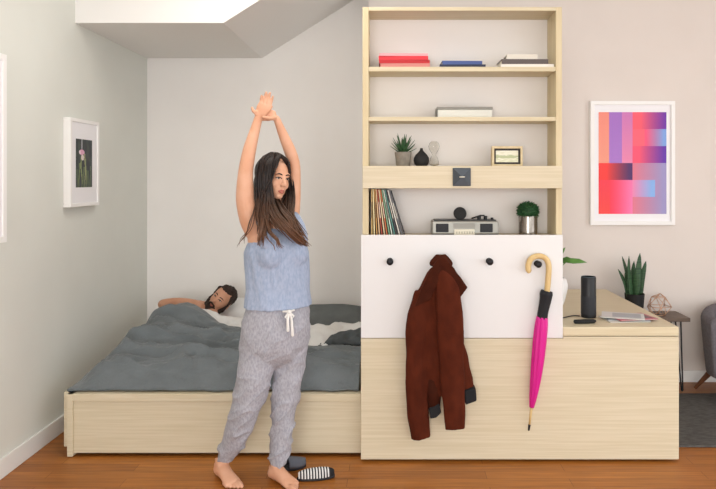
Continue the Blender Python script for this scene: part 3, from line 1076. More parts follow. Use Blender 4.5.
# ------------------------------------------------------------------ people
def head_shapes(b, T, male=False):
    """T maps (forward, left, up) metres to the world"""
    R = T.to_3x3()

    def E(c, r):
        b.ell(T @ Vector(c), r, R, 20, 14)
    k = 1.06 if male else 1.0
    E((-.012, 0, .030), (.092 * k, .072 * k, .085 * k))
    E((.02, 0, .0), (.066 * k, .063 * k, .09 * k))
    E((.030, 0, -.045), (.052 * k, .050 * k, .065 * k))
    E((.052, 0, -.088), (.026 * k, .024 * k, .02 * k))
    for s in (-1, 1):
        E((.045, s * .034, -.028), (.03, .024, .03))
        E((.066, s * .026, .024), (.016, .026, .011))
        E((.012, s * .045, -.06), (.03, .014, .03))
        E((-.008, s * .072 * k, -.012), (.017, .009, .03))
        E((.089, s * .009, -.034), (.009, .008, .007))
        E((.0665, s * .028, .002), (.011, .0155, .0105))
    b.tube([T @ Vector((.079, 0, .012)), T @ Vector((.089, 0, -.012)), T @ Vector((.098, 0, -.030))], [.009, .009, .0105], 10, round_ends=True)
    b.tube([T @ Vector((.070, -.019, -.061)), T @ Vector((.081, 0, -.058)), T @ Vector((.070, .019, -.061))], [.005, .008, .005], 8, round_ends=True)
    b.tube([T @ Vector((.070, -.017, -.070)), T @ Vector((.079, 0, -.071)), T @ Vector((.070, .017, -.070))], [.005, .008, .005], 8, round_ends=True)


def face_parts(T, body, lips, brow):
    """eyes, brows and lips laid onto the real surface of the face"""
    R = T.to_3x3()
    off = world_off(body)
    bvh = BVHTree.FromPolygons([v.co + off for v in body.data.vertices], [p.vertices[:] for p in body.data.polygons])
    f = R @ Vector((1, 0, 0))

    def S(l, u, d=0.0):
        h_ = bvh.ray_cast(T @ Vector((.16, l, u)), -f, .16)
        return (h_[0] if h_[0] else T @ Vector((.07, l, u))) + f * d

    for s in (-1, 1):
        b = MB()
        c_ = S(s * .0285, .001, -.0045)
        b.ell(c_, (.0065, .0125, .0046), R, 16, 10)
        b.mi = 1
        b.ell(c_ + R @ Vector((.0042, 0, .0002)), (.0036, .0066, .0046), R, 12, 8)
        b.tube([S(s * l, u, .0008) for l, u in ((.0145, .0015), (.021, .0062), (.0285, .0074), (.036, .0055), (.042, .002))], .0024, 6, round_ends=True)
        obj('eye', b, [M['eye'], M['iris']], body, smooth=True)
        b = MB()
        b.tube([S(s * l, u, .0005) for l, u in ((.013, .0205), (.021, .0235), (.030, .025), (.039, .0235), (.046, .0195))], [.0028, .0034, .0032, .0026, .0014], 8, round_ends=True)
        obj('eyebrow', b, brow, body, smooth=True)
    b = MB()
    b.tube([S(l, u, -.001) for l, u in ((-.020, -.0645), (-.012, -.0615), (-.005, -.0595), (0, -.0605), (.005, -.0595), (.012, -.0615), (.020, -.0645))], [.0016, .0034, .0042, .0040, .0042, .0034, .0016], 8)
    b.tube([S(l, u, -.001) for l, u in ((-.019, -.0655), (-.010, -.0695), (0, -.071), (.010, -.0695), (.019, -.0655))], [.0016, .0042, .0052, .0042, .0016], 8)
    obj('lips', b, lips, body, smooth=True)


def frame_T(c, f, l, u):
    m = Matrix((f, l, u)).transposed().to_4x4()
    m.translation = c
    return m


def head_frame(c, yaw_dir, pitch=0, roll=0):
    f = Vector(yaw_dir).normalized()
    u = Vector((0, 0, 1))
    l = u.cross(f).normalized()
    u = f.cross(l)
    q = Matrix.Rotation(pitch, 3, l)
    f, u = q @ f, q @ u
    q = Matrix.Rotation(roll, 3, f)
    l, u = q @ l, q @ u
    return frame_T(c, f, l, u)


# ---- the woman
YW = 3.28
W = lambda px, py, d=0.0: P(px, py, YW + d)
al = math.radians(33)
fw = Vector((math.sin(al), -math.cos(al), 0))
lf = Vector((math.cos(al), math.sin(al), 0))
wloc = W(255, 478, 0)
wloc.z = 0
woman = thing('person', 'barefoot woman stretching both arms overhead, in blue tank top and grey sweatpants', 'person', wloc)
b = MB()
# trunk
tr = [((277, 345), .13, .095), ((277, 325), .148, .105), ((277.5, 305), .132, .095), ((278, 288), .118, .085), ((277.5, 268), .126, .09), ((276.5, 250), .138, .10), ((275, 236), .14, .098), ((274, 226), .125, .08), ((273, 219), .09, .06), ((272.5, 213), .055, .05)]
b.loft([(W(*p), lf * a, -fw * c_) for p, a, c_ in tr][::1], 24)
hc = W(273.8, 178.3, -.01)
TH = head_frame(hc, (math.sin(math.radians(48)), -math.cos(math.radians(48)), 0), math.radians(3), math.radians(-6)) @ Matrix.Scale(.94, 4)
b.tube([W(272.5, 222, .01), W(272, 210, .01), W(271.5, 198, .0), W(271.5, 188, .0)], [.056, .049, .047, .047], 16)
head_shapes(b, TH)
# arms
RA = [(256, 232, -.05, .052), (250, 220, -.075, .050), (245.5, 203, -.09, .0445), (245, 190, -.095, .042), (245.5, 174, -.095, .0365), (247.5, 160, -.085, .034), (250.5, 146, -.07, .031), (255, 130, -.05, .0245), (258.5, 118, -.04, .0205)]
RA = smooth_path(RA, 22)
b.tube([W(*q[:3]) for q in RA], [q[3] for q in RA], 18, round_ends=True)
LA = [(286, 228, .05, .05), (290.5, 215, .07, .045), (293.5, 200, .08, .036), (294.5, 182, .075, .0315), (294, 165, .06, .031), (290, 151, .045, .0305), (284.5, 138, .03, .026), (279.5, 126, .01, .020), (276.8, 119, .0, .0175)]
LA = smooth_path(LA, 22)
b.tube([W(*q[:3]) for q in LA], [q[3] for q in LA], 18, round_ends=True)
b.ell(W(291, 222, .07), (.05, .05, .06))
b.ell(W(254, 226, -.06), (.05, .05, .06))
# right hand: palm to the viewer, fingers up
b.loft([(W(258.5, 118, -.04), Vector((.020, 0, 0)), Vector((0, .015, .003))), (W(261, 113.5, -.042), Vector((.029, 0, -.006)), Vector((.004, .014, .003))),
        (W(264, 108, -.04), Vector((.035, 0, -.012)), Vector((.004, .013, .003))), (W(266.3, 104, -.036), Vector((.034, 0, -.013)), Vector((.004, .011, .003)))], 16)
for (bx_, by_, mx_, my_, tx_, ty_, r_) in ((261.3, 104.5, 261.0, 99.8, 261.6, 95.8, .0076), (264.6, 103.2, 265.2, 97.0, 266.2, 92.6, .0082), (267.8, 103.0, 268.9, 97.2, 270.0, 92.9, .0080), (270.6, 104.6, 272.0, 100.0, 272.9, 96.4, .0070)):
    b.tube([W(bx_, by_ + 3, -.038), W(bx_, by_, -.037), W(mx_, my_, -.034), W(tx_, ty_, -.042)], [r_, r_, r_ * .97, r_ * .8], 10, round_ends=True)
b.tube([W(258.3, 115, -.046), W(255.3, 112.6, -.05), W(253.2, 111.0, -.052), W(252.1, 107.8, -.05)], [.011, .0098, .0085, .0070], 10, round_ends=True)
# left hand hooked round the right wrist
b.loft([(W(276.8, 119, 0), Vector((0, 0, .0175)), Vector((0, .0165, 0))), (W(274.5, 115.8, -.004), Vector((.006, 0, .023)), Vector((-.004, .014, 0))), (W(270.5, 114.3, -.01), Vector((.0, .006, .026)), Vector((0, .013, 0))), (W(266.5, 114.4, -.016), Vector((0, .004, .025)), Vector((0, .012, 0)))], 14)
for k, r_ in enumerate((.0078, .0084, .0082, .0072)):
    oy = 110.2 + k * 3.0
    ex = (0, 1.0, .6, -.8)[k]
    b.tube([W(269.5, oy + .5, -.014), W(265.2 - ex * .4, oy + .3, -.012), W(260.8 - ex * .3, oy + .6, -.018), W(256.2 - ex * .2, oy + 1.2, -.036), W(256.4, oy + 1.5, -.055)], [r_, r_, r_, r_ * .95, r_ * .8], 10, round_ends=True)
b.tube([W(275, 117.5, -.012), W(271.5, 118.6, -.038), W(267.5, 118.0, -.060), W(263.5, 117.0, -.070)], [.012, .0105, .0095, .0078], 10, round_ends=True)
# legs and feet
RL = [(260, 335, -.04, .072), (256, 362, -.06, .068), (249, 398, -.07, .055), (241, 418, -.05, .052), (230, 446, 0, .036), (224.5, 458, .02, .030), (222.5, 466, .025, .031)]
RL = smooth_path(RL, 20)
b.tube([W(*q[:3]) for q in RL], [q[3] for q in RL], 18, round_ends=True)
LL = [(291, 335, .04, .072), (288.5, 362, .03, .064), (284, 402, .0, .053), (282.5, 425, .0, .050), (278.5, 450, .0, .036), (277.5, 462, -.01, .030), (276.8, 469, -.005, .031)]
LL = smooth_path(LL, 20)
b.tube([W(*q[:3]) for q in LL], [q[3] for q in LL], 18, round_ends=True)


def foot(b, heel, ang, L_, left):
    d = Vector((math.cos(ang), math.sin(ang), 0))
    s = Vector((-d.y, d.x, 0))            # towards the walker's left
    up = Vector((0, 0, 1))
    inn = -1 if left else 1                # the inner edge of the foot
    heel = Vector(heel)
    prof = [(-.004, .012, .020, .024), (.01, .027, .030, .032), (.035, .034, .036, .040), (.07, .034, .038, .042), (.10, .034, .032, .033), (.13, .038, .024, .0255), (.16, .042, .018, .019), (.178, .040, .013, .014)]
    k = L_ / .225
    b.loft([(heel + d * (x * k) + up * zc + s * inn * .004 * (x / .1), s * w_, up * min(h_, zc - .001)) for x, w_, h_, zc in prof], 18)
    b.tube([heel + d * .03 * k + up * .05, heel + d * .05 * k + up * .075, heel + d * .04 * k + up * .10], [.032, .031, .030], 14)
    b.tube([heel + d * .055 * k + up * .06, heel + d * .11 * k + up * .035], [.028, .02], 14, round_ends=True)
    for q in range(5):
        off = inn * (.030 - .0145 * q)
        ln = (.052, .05, .044, .037, .028)[q]
        r_ = (.0125, .0092, .0088, .0085, .0082)[q]
        p0 = heel + d * (.165 - .006 * q) * k + s * off + up * (r_ + .004)
        p1 = p0 + d * ln * .6 + up * .002
        p2 = heel + d * ((.165 - .006 * q) * k + ln) + s * (off * .97) + up * (r_ + .0005)
        b.tube([p0, p1, p2], [r_, r_, r_ * .92], 10, round_ends=True)


foot(b, P(217.5, 473, 3.335).xy.to_3d(), math.radians(-53), .235, False)
foot(b, P(270.5, 478, 3.295).xy.to_3d(), math.radians(-40), .225, True)
body = link('body', voxel(b, .0036, 2, .5), M['skin_w'], woman, smooth=True)
face_parts(TH, body, M['lips'], M['brow'])

# tank top
b = MB()
tt = [((278, 306), .175, .137), ((278, 302), .173, .135), ((278, 288), .164, .124), ((277.5, 268), .163, .122), ((276.5, 252), .162, .128), ((276.5, 244), .150, .122), ((276, 236), .126, .108), ((275, 229), .098, .09), ((274, 225), .08, .066)]
b.loft([(W(*p), lf * a, -fw * c_) for p, a, c_ in tt], 32)
# bust and shoulder straps
for s in (-1, 1):
    b.ell(W(276.5, 253) + lf * s * .060 + fw * .060, (.078, .078, .085))
    sc = W(274.5, 222) + lf * s * .088
    o_ = lf * s * .098
    b.tube([W(275, 244) + o_ + fw * .112, W(275, 234) + o_ + fw * .108, W(274.5, 225) + o_ + fw * .088, W(274.5, 216) + o_ + fw * .045, W(274.5, 213.5) + o_, W(274.5, 217) + o_ - fw * .05, W(275, 236) + o_ - fw * .095], [.030, .029, .027, .025, .024, .025, .028], 10, flat=.55, ref=lf)


def top_disp(co):
    f_ = .5 + .5 * sstep(1.25, .9, co.z) if False else 1
    return .006 * noise.noise(Vector((co.x * 16 + co.z * 5, co.y * 16, co.z * 5))) + .003 * noise.noise(Vector((co.x * 40, co.y * 40, co.z * 12 + co.x * 20)))


link('tank_top', voxel(b, .005, 14, .5, top_disp), M['top'], woman, smooth=True)

# sweatpants
b = MB()
pp = [((277.5, 301), .157, .116), ((277.5, 306), .160, .120), ((277, 316), .169, .130), ((276, 330), .178, .140), ((274.5, 345), .172, .134), ((274, 354), .150, .112), ((273.5, 362), .105, .08), ((273.2, 367), .045, .04)]
b.loft([(W(*p), lf * a, -fw * c_) for p, a, c_ in pp], 32)
RP = [(258, 345, -.045, .088), (256, 367, -.055, .087), (250.8, 392, -.065, .077), (244.5, 412, -.06, .068), (234.5, 438, -.015, .058), (229.0, 450, .005, .050), (226.5, 455.5, .015, .041), (225.4, 459, .018, .040)]
RP = smooth_path(RP, 26)
b.tube([W(*q[:3]) for q in RP], [q[3] for q in RP], 22)
LP = [(291, 345, .035, .086), (288.5, 367, .03, .080), (285.8, 392, .01, .067), (283.5, 408, .005, .063), (282.5, 428, .0, .054), (279.5, 448, -.003, .050), (278.5, 458, -.006, .045), (278.2, 464, -.006, .043)]
LP = smooth_path(LP, 26)
b.tube([W(*q[:3]) for q in LP], [q[3] for q in LP], 22)


def pants_disp(co):
    z_ = co.z
    low = sstep(.55, .2, z_) if False else max(0, min(1, (.62 - z_) / .4))
    v = .007 * noise.noise(Vector((co.x * 9, co.y * 9, z_ * 11 + co.x * 7)))
    r = 1 - abs(noise.noise(Vector((co.x * 7 + 3, co.y * 7, z_ * 14 - co.x * 9)))) * 2.2
    return v + .009 * max(0, r) ** 3 * (.5 + low)


link_p = link('sweatpants', voxel(b, .0055, 12, .5, pants_disp), M['pants'], woman, smooth=True)
front = W(277.3, 307) + fw * .136
b = MB()
b.tube([front + lf * -.030 + Vector((0, 0, .004)), front + Vector((0, 0, .002)) + fw * .006, front + lf * .030 + Vector((0, 0, .004))], .005, 8)
for s, L_ in ((-1, .085), (1, .11)):
    b.tube([front + fw * .006, front + lf * s * .010 + Vector((0, 0, -.035)) + fw * .013, front + lf * s * .012 + Vector((0, 0, -L_)) + fw * .020], [.006, .006, .0075], 8, round_ends=True)
    b.tube([front + fw * .006, front + lf * s * .022 + fw * .012 + Vector((0, 0, -.022)), front + lf * s * .008 + fw * .012 + Vector((0, 0, -.04)), front + fw * .008], .005, 8)
b.ell(front + fw * .008, (.012, .012, .011))
obj('drawstring', b, M['cord'], link_p, smooth=True)

# hair
b = MB()
R = TH.to_3x3()
b.ell(TH @ Vector((-.034, 0, .034)), (.096, .079, .091), R, 24, 16)
b.ell(TH @ Vector((-.045, 0, -.03)), (.072, .078, .10), R, 24, 16)
b.tube([TH @ Vector((-.05, .0, -.06)), W(267, 212, .02), W(266, 228, .04)], [.07, .06, .045], 16, round_ends=True)
cap = voxel(b, .006, 3)
hm = hair_mat('dark_brown_hair', '#1d1513', '#77533c', 1.14, 1.44)
hair = link('hair', cap, hm, woman, smooth=True)
b = MB()
rr = random.Random(21)


def strands(ctrl, n, jit, r, tipjit=2.0, nn=20):
    for k in range(n):
        jx, jy, jd = rr.gauss(0, 1), rr.gauss(0, 1), rr.gauss(0, 1)
        ph, am = rr.uniform(0, 6.28), rr.uniform(.3, 1.1)
        pts = []
        m = len(ctrl)
        for i, (px, py, d, sp) in enumerate(ctrl):
            pts.append((px + jx * sp * jit, py + jy * sp * .5, d + jd * sp * .0035))
        pts = smooth_path(pts, nn)
        cut = rr.uniform(.82, 1)
        pts = pts[:max(6, int(nn * cut))]
        out = []
        L_ = len(pts)
        for i, p in enumerate(pts):
            q = i / (L_ - 1)
            out.append(W(p[0] + am * 1.1 * q * math.sin(ph + q * 7) + 1.9 * q * math.sin(1.2 + q * 11 + jx * .5), p[1], p[2] + .004 * am * math.cos(ph + q * 7) + .008 * q * math.cos(1.2 + q * 11 + jx * .5)))
        rad = [r * (1 - .25 * (i / L_)) * (1 if i < L_ * .8 else max(.12, (L_ - i) / (L_ * .2))) for i in range(L_)]
        b.tube(out, rad, 6)


strands([(276, 153.6, -.035, .8), (279, 156.5, -.065, .8), (276, 162, -.09, .9), (272, 171, -.107, 1.0), (269.5, 184, -.113, 1.2), (268, 198, -.115, 1.6), (270, 212, -.14, 2)], 45, 1.1, .004)
strands([(276, 153.6, -.035, .8), (281, 155.5, -.045, .7), (285.5, 160, -.035, .7), (288.3, 170, -.005, .8), (289.5, 184, .02, 1.0), (289.5, 198, .02, 1.3)], 35, 1.0, .004)
# near side, falling in front of her right shoulder
strands([(272, 153.5, -.02, .8), (264.5, 159, -.07, 1.3), (262.5, 172, -.095, 1.7), (263, 190, -.105, 2.0), (263.5, 207, -.115, 2.4), (265, 222, -.145, 2.2), (263, 236, -.175, 1.5), (260, 250, -.175, 1.2)], 60, 1.3, .0042)
strands([(274, 154, -.02, .7), (270, 160, -.08, 1.0), (267.5, 172, -.108, 1.2), (267.5, 190, -.115, 1.4), (269, 206, -.12, 2), (277, 219, -.155, 2.2), (289, 230, -.165, 2.2), (301, 241, -.125, 1.8), (309, 248, -.10, 1)], 75, 1.4, .0042)
strands([(272, 154, .0, 1), (261.5, 162, -.055, 1.1), (259.3, 178, -.08, 1.1), (259, 196, -.09, 1.4), (259, 212, -.125, 1.8), (263, 228, -.16, 1.5), (266, 243, -.17, 1.2)], 40, 1.0, .0042)
# far side of the face and across the chest
strands([(275, 153.8, -.01, .7), (281.5, 158, .0, 1), (287, 168, .035, 1.0), (289.5, 184, .045, 1.2), (289.5, 200, .02, 1.6), (289, 213, -.05, 2.2), (296, 226, -.085, 2.2), (303, 238, -.08, 1.6), (307, 246, -.08, 1)], 70, 1.2, .0042)
strands([(271, 196, -.02, 2), (278, 207, -.07, 2.6), (284, 217, -.115, 3), (291, 228, -.14, 2.5), (299, 238, -.12, 2), (306, 246, -.10, 1)], 60, 1.4, .0042)
strands([(278, 156, .03, .7), (285, 170, .06, 1), (286.5, 186, .06, 1.3), (283.5, 199, .04, 1.8), (282.5, 210, .0, 2.2), (289, 224, -.06, 2)], 45, 1.2, .0042)
# wisps
strands([(258, 196, -.07, 1), (253, 215, -.15, 1), (247, 230, -.16, 1.2), (243, 240, -.13, 1.5), (238, 250, -.12, 1.6)], 5, 1.1, .002)
strands([(264, 214, -.14, 2), (270, 232, -.17, 2), (278, 243, -.19, 2.5), (284, 250, -.19, 2)], 8, 1.3, .0025)
hs = MB()
hs.bm = b.bm
obj('hair_strands', hs, hm, hair, smooth=True)

# ---- the man
YM = 4.88
mc_ = P(221.5, 299.5, YM)
man = thing('person', 'bearded dark-haired man lying in bed with one arm folded behind his head', 'person', (mc_.x, mc_.y, .45))
TM = head_frame(mc_, (-.16, -.98, 0), math.radians(-16), math.radians(-40)) @ Matrix.Scale(.94, 4)
b = MB()
head_shapes(b, TM, True)
nk = TM @ Vector((-.02, 0, -.09))
ch = P(192, 311, 4.66)
ch.z = .50
bl = Vector((-.14, -1, 0)).normalized()
sd = Vector((1, -.14, 0)).normalized()
hip = Vector((-1.46, 4.12, .43))
sh = Vector((-1.365, 4.66, .488))
b.tube([TM @ Vector((-.03, 0, -.04)), TM @ Vector((-.035, 0, -.10)), sh + Vector((.03, .07, .0))], [.052, .052, .055], 16, round_ends=True)
trunk = [(sh + Vector((.02, .08, -.01)), .07, .045), (sh, .16, .075), (sh.lerp(hip, .25), .165, .085), (sh.lerp(hip, .6), .14, .06), (hip + Vector((0, .05, .0)), .14, .035)]
b.loft([(p, sd * a, Vector((0, 0, 1)) * c_) for p, a, c_ in trunk], 20)
# right arm (to our left): shoulder, elbow, wrist behind the head
A = [(199, 307, 4.75, .044), (191, 304.5, 4.77, .041), (178, 302.8, 4.77, .037), (166, 303.6, 4.78, .035), (162.5, 304.4, 4.81, .033), (167, 304.0, 4.86, .031), (185, 303.5, 4.92, .030), (201, 303.5, 4.96, .024)]
A = smooth_path(A, 26)
b.tube([P(q[0], q[1], q[2]) for q in A], [q[3] for q in A], 16, round_ends=True)
wr = P(201, 303.5, 4.96)
b.loft([(wr, Vector((0, 0, .017)), Vector((0, .024, 0))), (wr + Vector((.035, .0, .003)), Vector((0, 0, .013)), Vector((0, .038, 0))), (wr + Vector((.075, .0, .0)), Vector((0, 0, .012)), Vector((0, .04, 0)))], 14)
for k in range(4):
    p0 = wr + Vector((.07, -.030 + .020 * k, 0))
    b.tube([p0, p0 + Vector((.035, 0, -.003)), p0 + Vector((.06 + .006 * (k in (1, 2)), 0, -.012))], [.0095, .009, .008], 8, round_ends=True)
b.tube([wr + Vector((.01, -.025, .002)), wr + Vector((.035, -.05, .002)), wr + Vector((.055, -.062, 0))], [.012, .010, .009], 8, round_ends=True)
# left arm lying along the body under the duvet, and the legs
s2 = sh + sd * .17
b.tube([s2 + Vector((-.03, 0, 0)), s2 + Vector((-.02, -.24, -.075)), s2 + Vector((-.08, -.44, -.085))], [.042, .030, .022], 12, round_ends=True)
for s in (-1, 1):
    b.tube([hip + sd * s * .07 + Vector((0, 0, -.01)), hip + sd * s * .08 + Vector((0, -.2, -.022)), hip + sd * s * .07 + Vector((.03, -.36, -.03))], [.035, .025, .018], 12, round_ends=True)
mbody = link('body', voxel(b, .006, 2, .5), M['skin_m'], man, smooth=True)
face_parts(TM, mbody, cmat('#8f4f45'), M['brow'])
# beard and hair
b = MB()
R = TM.to_3x3()
b.ell(TM @ Vector((.056, 0, -.105)), (.048, .052, .042), R)
b.ell(TM @ Vector((.030, 0, -.105)), (.045, .050, .035), R)
for s in (-1, 1):
    b.tube([TM @ Vector((.008, s * .074, -.01)), TM @ Vector((.012, s * .071, -.05)), TM @ Vector((.035, s * .05, -.09)), TM @ Vector((.06, s * .02, -.11))], [.009, .017, .023, .022], 10, round_ends=True)
    b.tube([TM @ Vector((.094, 0, -.049)), TM @ Vector((.086, s * .02, -.055)), TM @ Vector((.070, s * .033, -.078)), TM @ Vector((.062, s * .034, -.095))], [.006, .0075, .010, .012], 8, round_ends=True)
link('beard', voxel(b, .005, 2, .5, lambda co: .004 * noise.noise(co * 90)), M['beard'], man, smooth=True)
b = MB()
b.ell(TM @ Vector((-.026, 0, .045)), (.094, .081, .083), R, 20, 14)
b.ell(TM @ Vector((.018, 0, .090)), (.058, .056, .035), R, 20, 14)
for s in (-1, 1):
    b.tube([TM @ Vector((.02, s * .066, .06)), TM @ Vector((.012, s * .075, .02)), TM @ Vector((.010, s * .076, -.01))], [.018, .011, .007], 10, round_ends=True)
link('hair', voxel(b, .005, 2, .5, lambda co: .005 * noise.noise(co * 70)), M['beard'], man, smooth=True)
# white shirt
b = MB()
b.loft([(p + Vector((0, 0, .002)), sd * (a + .014), Vector((0, 0, 1)) * (c_ + .011)) for p, a, c_ in trunk[:4]], 22)
b.ell(sh + sd * .16 + Vector((0, -.01, -.015)), (.085, .085, .06))
b.ell(sh - sd * .13 + Vector((0, -.0, .0)), (.07, .07, .06))
link('t_shirt', voxel(b, .008, 4, .5, lambda co: .006 * noise.noise(co * 22)), M['sheet'], man, smooth=True)

# ------------------------------------------------------------------ jacket on its hook
YJ = YF - .062
J = lambda px, py, d=0.0: P(px, py, YJ + d)
jk = thing('jacket', 'rust brown suede jacket hanging by its collar from the white panel', 'jacket', J(440, 440, 0))
pxm = YJ / F
b = MB()
bd = [(440, 262, 4, .020), (438.5, 275, 12, .030), (437, 292, 19, .040), (436, 310, 23, .044), (437, 340, 26, .046), (441, 365, 28, .046), (446, 382, 27.5, .044), (451, 394, 24, .038)]
b.loft([(J(x, y, .010), Vector((hw_ * pxm, 0, .0)) + Vector((0, 0, .16 * hw_ * pxm if y > 350 else 0)), Vector((0, -d_, 0))) for x, y, hw_, d_ in bd][::-1], 26)
S1 = [(424, 293, .005, 9), (418, 318, -.004, 11.5), (417, 345, -.006, 11.5), (416.5, 378, -.004, 11), (417.5, 410, .0, 11), (420, 425, .002, 10.5), (421.5, 438, .002, 10.2)]
S1 = smooth_path(S1, 20)
b.tube([J(*q[:3]) for q in S1], [q[3] * pxm for q in S1], 18, flat=.62, ref=(1, 0, 0))
jb = voxel(b, .005, 4, .5, lambda co: .009 * noise.noise(Vector((co.x * 14, co.y * 14, co.z * 6))) + .004 * noise.noise(Vector((co.x * 40, co.y * 30, co.z * 11 + co.x * 14))))
jo = link('jacket_body', jb, M['jacket'], jk, smooth=True)
b = MB()
S2 = [(441, 268, -.035, 6), (446, 284, -.042, 11), (449, 305, -.046, 13), (450.5, 335, -.047, 13.2), (452, 370, -.044, 12.5), (453.5, 400, -.04, 11.2), (455.5, 429, -.036, 9.8)]
S2 = smooth_path(S2, 22)
b.tube([J(*q[:3]) for q in S2], [q[3] * pxm for q in S2], 18, flat=.42, ref=(1, 0, 0))
link('sleeve', voxel(b, .005, 3, .5, lambda co: .006 * noise.noise(Vector((co.x * 22, co.y * 14, co.z * 8)))), M['jacket'], jk, smooth=True)
b = MB()
q3 = lambda pts, d: [J(x, y, d) for x, y in pts]
b.prism(q3([(437, 258), (443, 256), (449, 262), (458, 274), (466.5, 286), (458, 297), (450, 290), (443, 276)], 0), (0, -.030, 0), (0, -.052, 0))
b.prism(q3([(436, 259), (441, 257), (443, 264), (437, 282), (430, 298), (414.5, 305), (420, 290), (428, 272)], 0), (0, -.036, 0), (0, -.052, 0))
b.tube([J(433, 263, -.02), J(438, 258, -.02), J(444, 257.5, -.02), (J(449, 263, -.02))], .02, 12, round_ends=True)
link('collar', voxel(b, .004, 3, .5, lambda co: .004 * noise.noise(co * 24)), M['jacket_in'], jk, smooth=True)
b = MB()
b.prism(q3([(463.5, 389), (475, 386), (476, 399), (465, 403)], 0), (0, -.035, 0), (0, .03, 0))
obj('ribbed_hem', b, M['rib'], jk, bevel=.006)
b = MB()
b.prism(q3([(428.5, 407), (439, 402), (441, 411), (436, 416), (430, 417)], 0), (0, -.03, 0), (0, .03, 0))
obj('ribbed_hem', b, M['rib'], jk, bevel=.006)
b = MB()
b.loft([(J(434, 378, .0), Vector((9 * pxm, 0, 0)), Vector((0, -.03, 0))), (J(434, 408, .0), Vector((6 * pxm, 0, 0)), Vector((0, -.026, 0)))][::-1], 16)
obj('lining', b, M['jacket_in'], jk, smooth=True)

# ------------------------------------------------------------------ umbrella
YU = YF - .032
U = lambda px, py, d=0.0: P(px, py, YU + d)
um = thing('umbrella', 'folded magenta umbrella with crook cane handle hanging on the right end of the white panel', 'umbrella', U(529, 429))
hp = [(528.6, 270.5), (528.3, 265.5), (530.2, 260), (534, 257), (539.5, 256), (545, 258), (548, 262.5), (548.8, 269), (548.2, 279), (547, 293)]
hp = smooth_path(hp, 30)
obj('handle', MB().tube([U(x, y) for x, y in hp], .0150, 14, round_ends=True), M['cane'], um, smooth=True)
b = MB()
sl = [(546.8, 291, 5.6), (546.2, 294, 6.6), (545.6, 299, 6.0), (544.3, 306, 5.6), (542.8, 313, 5.2), (542, 319, 5.0)]
b.tube([U(x, y) for x, y, r_ in sl], [r_ * YU / F for _, _, r_ in sl], 20)
me = voxel(b, .003, 1, .4, lambda co: .0035 * noise.noise(Vector((co.x * 60, co.y * 60, co.z * 9))))
link('closure_sleeve', me, M['black_cloth'], um, smooth=True)
b = MB()
ca = [(542.2, 317, 5.2), (541.4, 325, 6.0), (540, 338, 6.4), (538, 358, 6.2), (535.5, 380, 5.2), (533, 398, 3.6), (531.6, 407.5, 2.2)]
ca = smooth_path(ca, 30)
rings = []
ax_ = (U(531.6, 407.5) - U(542.2, 317)).normalized()
for x, y, r_ in ca:
    u_ = Vector((1, 0, 0)) - ax_ * ax_.x
    rings.append((U(x, y), u_.normalized(), ax_.cross(u_.normalized()), r_ * YU / F))
vs = []
for i, (c, u_, v_, r_) in enumerate(rings):
    row = []
    for k in range(64):
        a = 2 * PI * k / 64
        rad = r_ * (1 + .07 * math.sin(8 * a + i * .12))
        row.append(b.bm.verts.new(c + u_ * rad * math.cos(a) + v_ * rad * math.sin(a)))
    vs.append(row)
for p, q in zip(vs, vs[1:]):
    for k in range(64):
        j = (k + 1) % 64
        b.bm.faces.new((p[k], p[j], q[j], q[k]))
b.bm.faces.new(vs[0][::-1])
b.bm.faces.new(vs[-1])
obj('canopy', b, M['pink'], um, smooth=True)
obj('ferrule', MB().tube([U(531.8, 405), U(529.4, 425)], [.0075, .0055], 12), M['cane'], um, smooth=True)
obj('tip', MB().tube([U(529.4, 425), U(528.8, 430)], [.007, .005], 12, round_ends=True), M['black'], um, smooth=True)

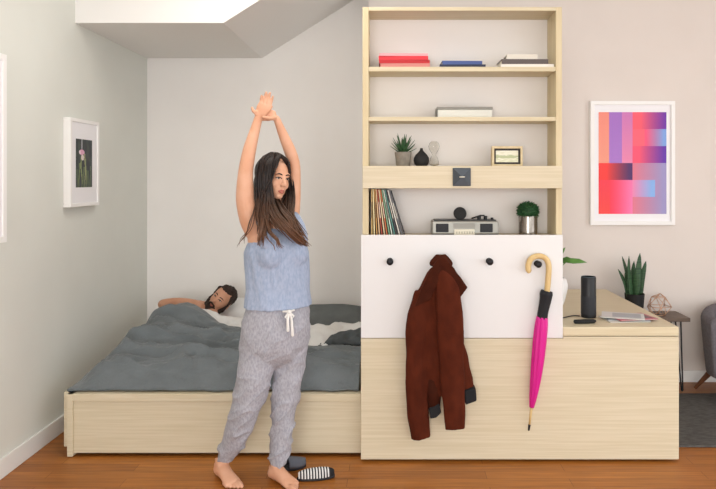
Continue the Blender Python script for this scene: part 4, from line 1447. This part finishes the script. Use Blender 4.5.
# ------------------------------------------------------------------ slippers on the floor
def slipper(c, ang, L_, wd, m_sole, m_up, label, stripes):
    c = Vector(c)
    d = Vector((math.cos(ang), math.sin(ang), 0))
    s = Vector((-d.y, d.x, 0))
    up = Vector((0, 0, 1))
    t = thing('slipper', label, 'slipper', c, 'slippers by the woman\'s feet')
    out = []
    for k in range(28):
        a = 2 * PI * k / 28
        x = math.cos(a) * L_ / 2
        w_ = wd / 2 * (1 + .18 * math.cos(a)) * math.sin(a)
        out.append(c + d * x + s * w_)
    obj('sole', MB().prism(out, (0, 0, .001), (0, 0, .016)), m_sole, t, bevel=.003)
    n, mseg = 25, 14
    g_ = []
    b = MB()
    for i in range(n + 1):
        q = i / n
        x = (-.22 + .70 * q) * L_ if not stripes else (-.46 + .94 * q) * L_
        e = math.sqrt(max(.02, 1 - (2 * x / L_) ** 2))
        w_ = wd / 2 * (1 + .18 * 2 * x / L_) * e * 1.02
        hgt = .05 * (1 - .55 * q) + .006 if not stripes else .042 * e ** .5
        row = []
        for k in range(mseg + 1):
            a = PI * k / mseg
            row.append(b.bm.verts.new(c + d * x + s * w_ * math.cos(a) + up * (.014 + hgt * math.sin(a))))
        g_.append(row)
    for i in range(n):
        for k in range(mseg):
            f = b.bm.faces.new((g_[i][k], g_[i + 1][k], g_[i + 1][k + 1], g_[i][k + 1]))
            if stripes:
                f.material_index = 2 if i > n - 4 else i % 2
    o = obj('upper', b, m_up, t, smooth=not stripes)
    sm = o.modifiers.new('t', 'SOLIDIFY')
    sm.thickness = .004
    sm.offset = -1


c = P(293, 468, 3.40)
c.z = .0005
slipper(c, math.radians(28), .14, .075, cmat('#2b2c31'), [cmat('#5a5d66', .8)], 'dark grey slipper just behind the woman\'s raised heel', False)
c = P(316, 480.5, 3.28)
c.z = .0005
slipper(c, math.radians(14), .19, .062, cmat('#26262a'), [cmat('#d9d8d6', .8), cmat('#232327', .8), cmat('#151517', .8)], 'black and white striped slipper with a black end on the wood floor', True)

# ------------------------------------------------------------------ light and camera
def area(name, loc, target, sx, sy, power, col):
    l = bpy.data.lights.new(name, 'AREA')
    l.shape = 'RECTANGLE'
    l.size, l.size_y = sx, sy
    l.energy = power
    l.color = col
    o = bpy.data.objects.new(name, l)
    C.objects.link(o)
    o.location = loc
    o.rotation_euler = (Vector(target) - Vector(loc)).to_track_quat('-Z', 'Y').to_euler()
    return o


area('window_daylight', (-1.6, -6.0, 1.7), (0.0, 4.4, 1.2), 3.4, 2.4, 230, (1, .985, .96))
area('alcove_fill', (-.6, 3.1, ZC - .04), (-.6, 3.1, 0), 1.2, 1.2, 20, (1, .96, .9))  # added fill to brighten the bed alcove, no actual fitting there
w = bpy.data.worlds.new('World')
bpy.context.scene.world = w
w.use_nodes = True
w.node_tree.nodes['Background'].inputs[0].default_value = (.97, .985, 1, 1)
w.node_tree.nodes['Background'].inputs[1].default_value = 2.6

cam = bpy.data.cameras.new('Camera')
cam.sensor_width = 36
cam.lens = F / 716 * 36
cam.shift_x = (358 - VX) / 716
cam.shift_y = (VY - 244.5) / 716
co = bpy.data.objects.new('Camera', cam)
C.objects.link(co)
co.location = (0, 0, H)
co.rotation_euler = (PI / 2, 0, 0)
sc = bpy.context.scene
sc.camera = co
sc.view_settings.view_transform = 'Standard'
sc.view_settings.look = 'None'
sc.view_settings.gamma = 1
sc.view_settings.use_curve_mapping = False
sc.view_settings.exposure = -.05
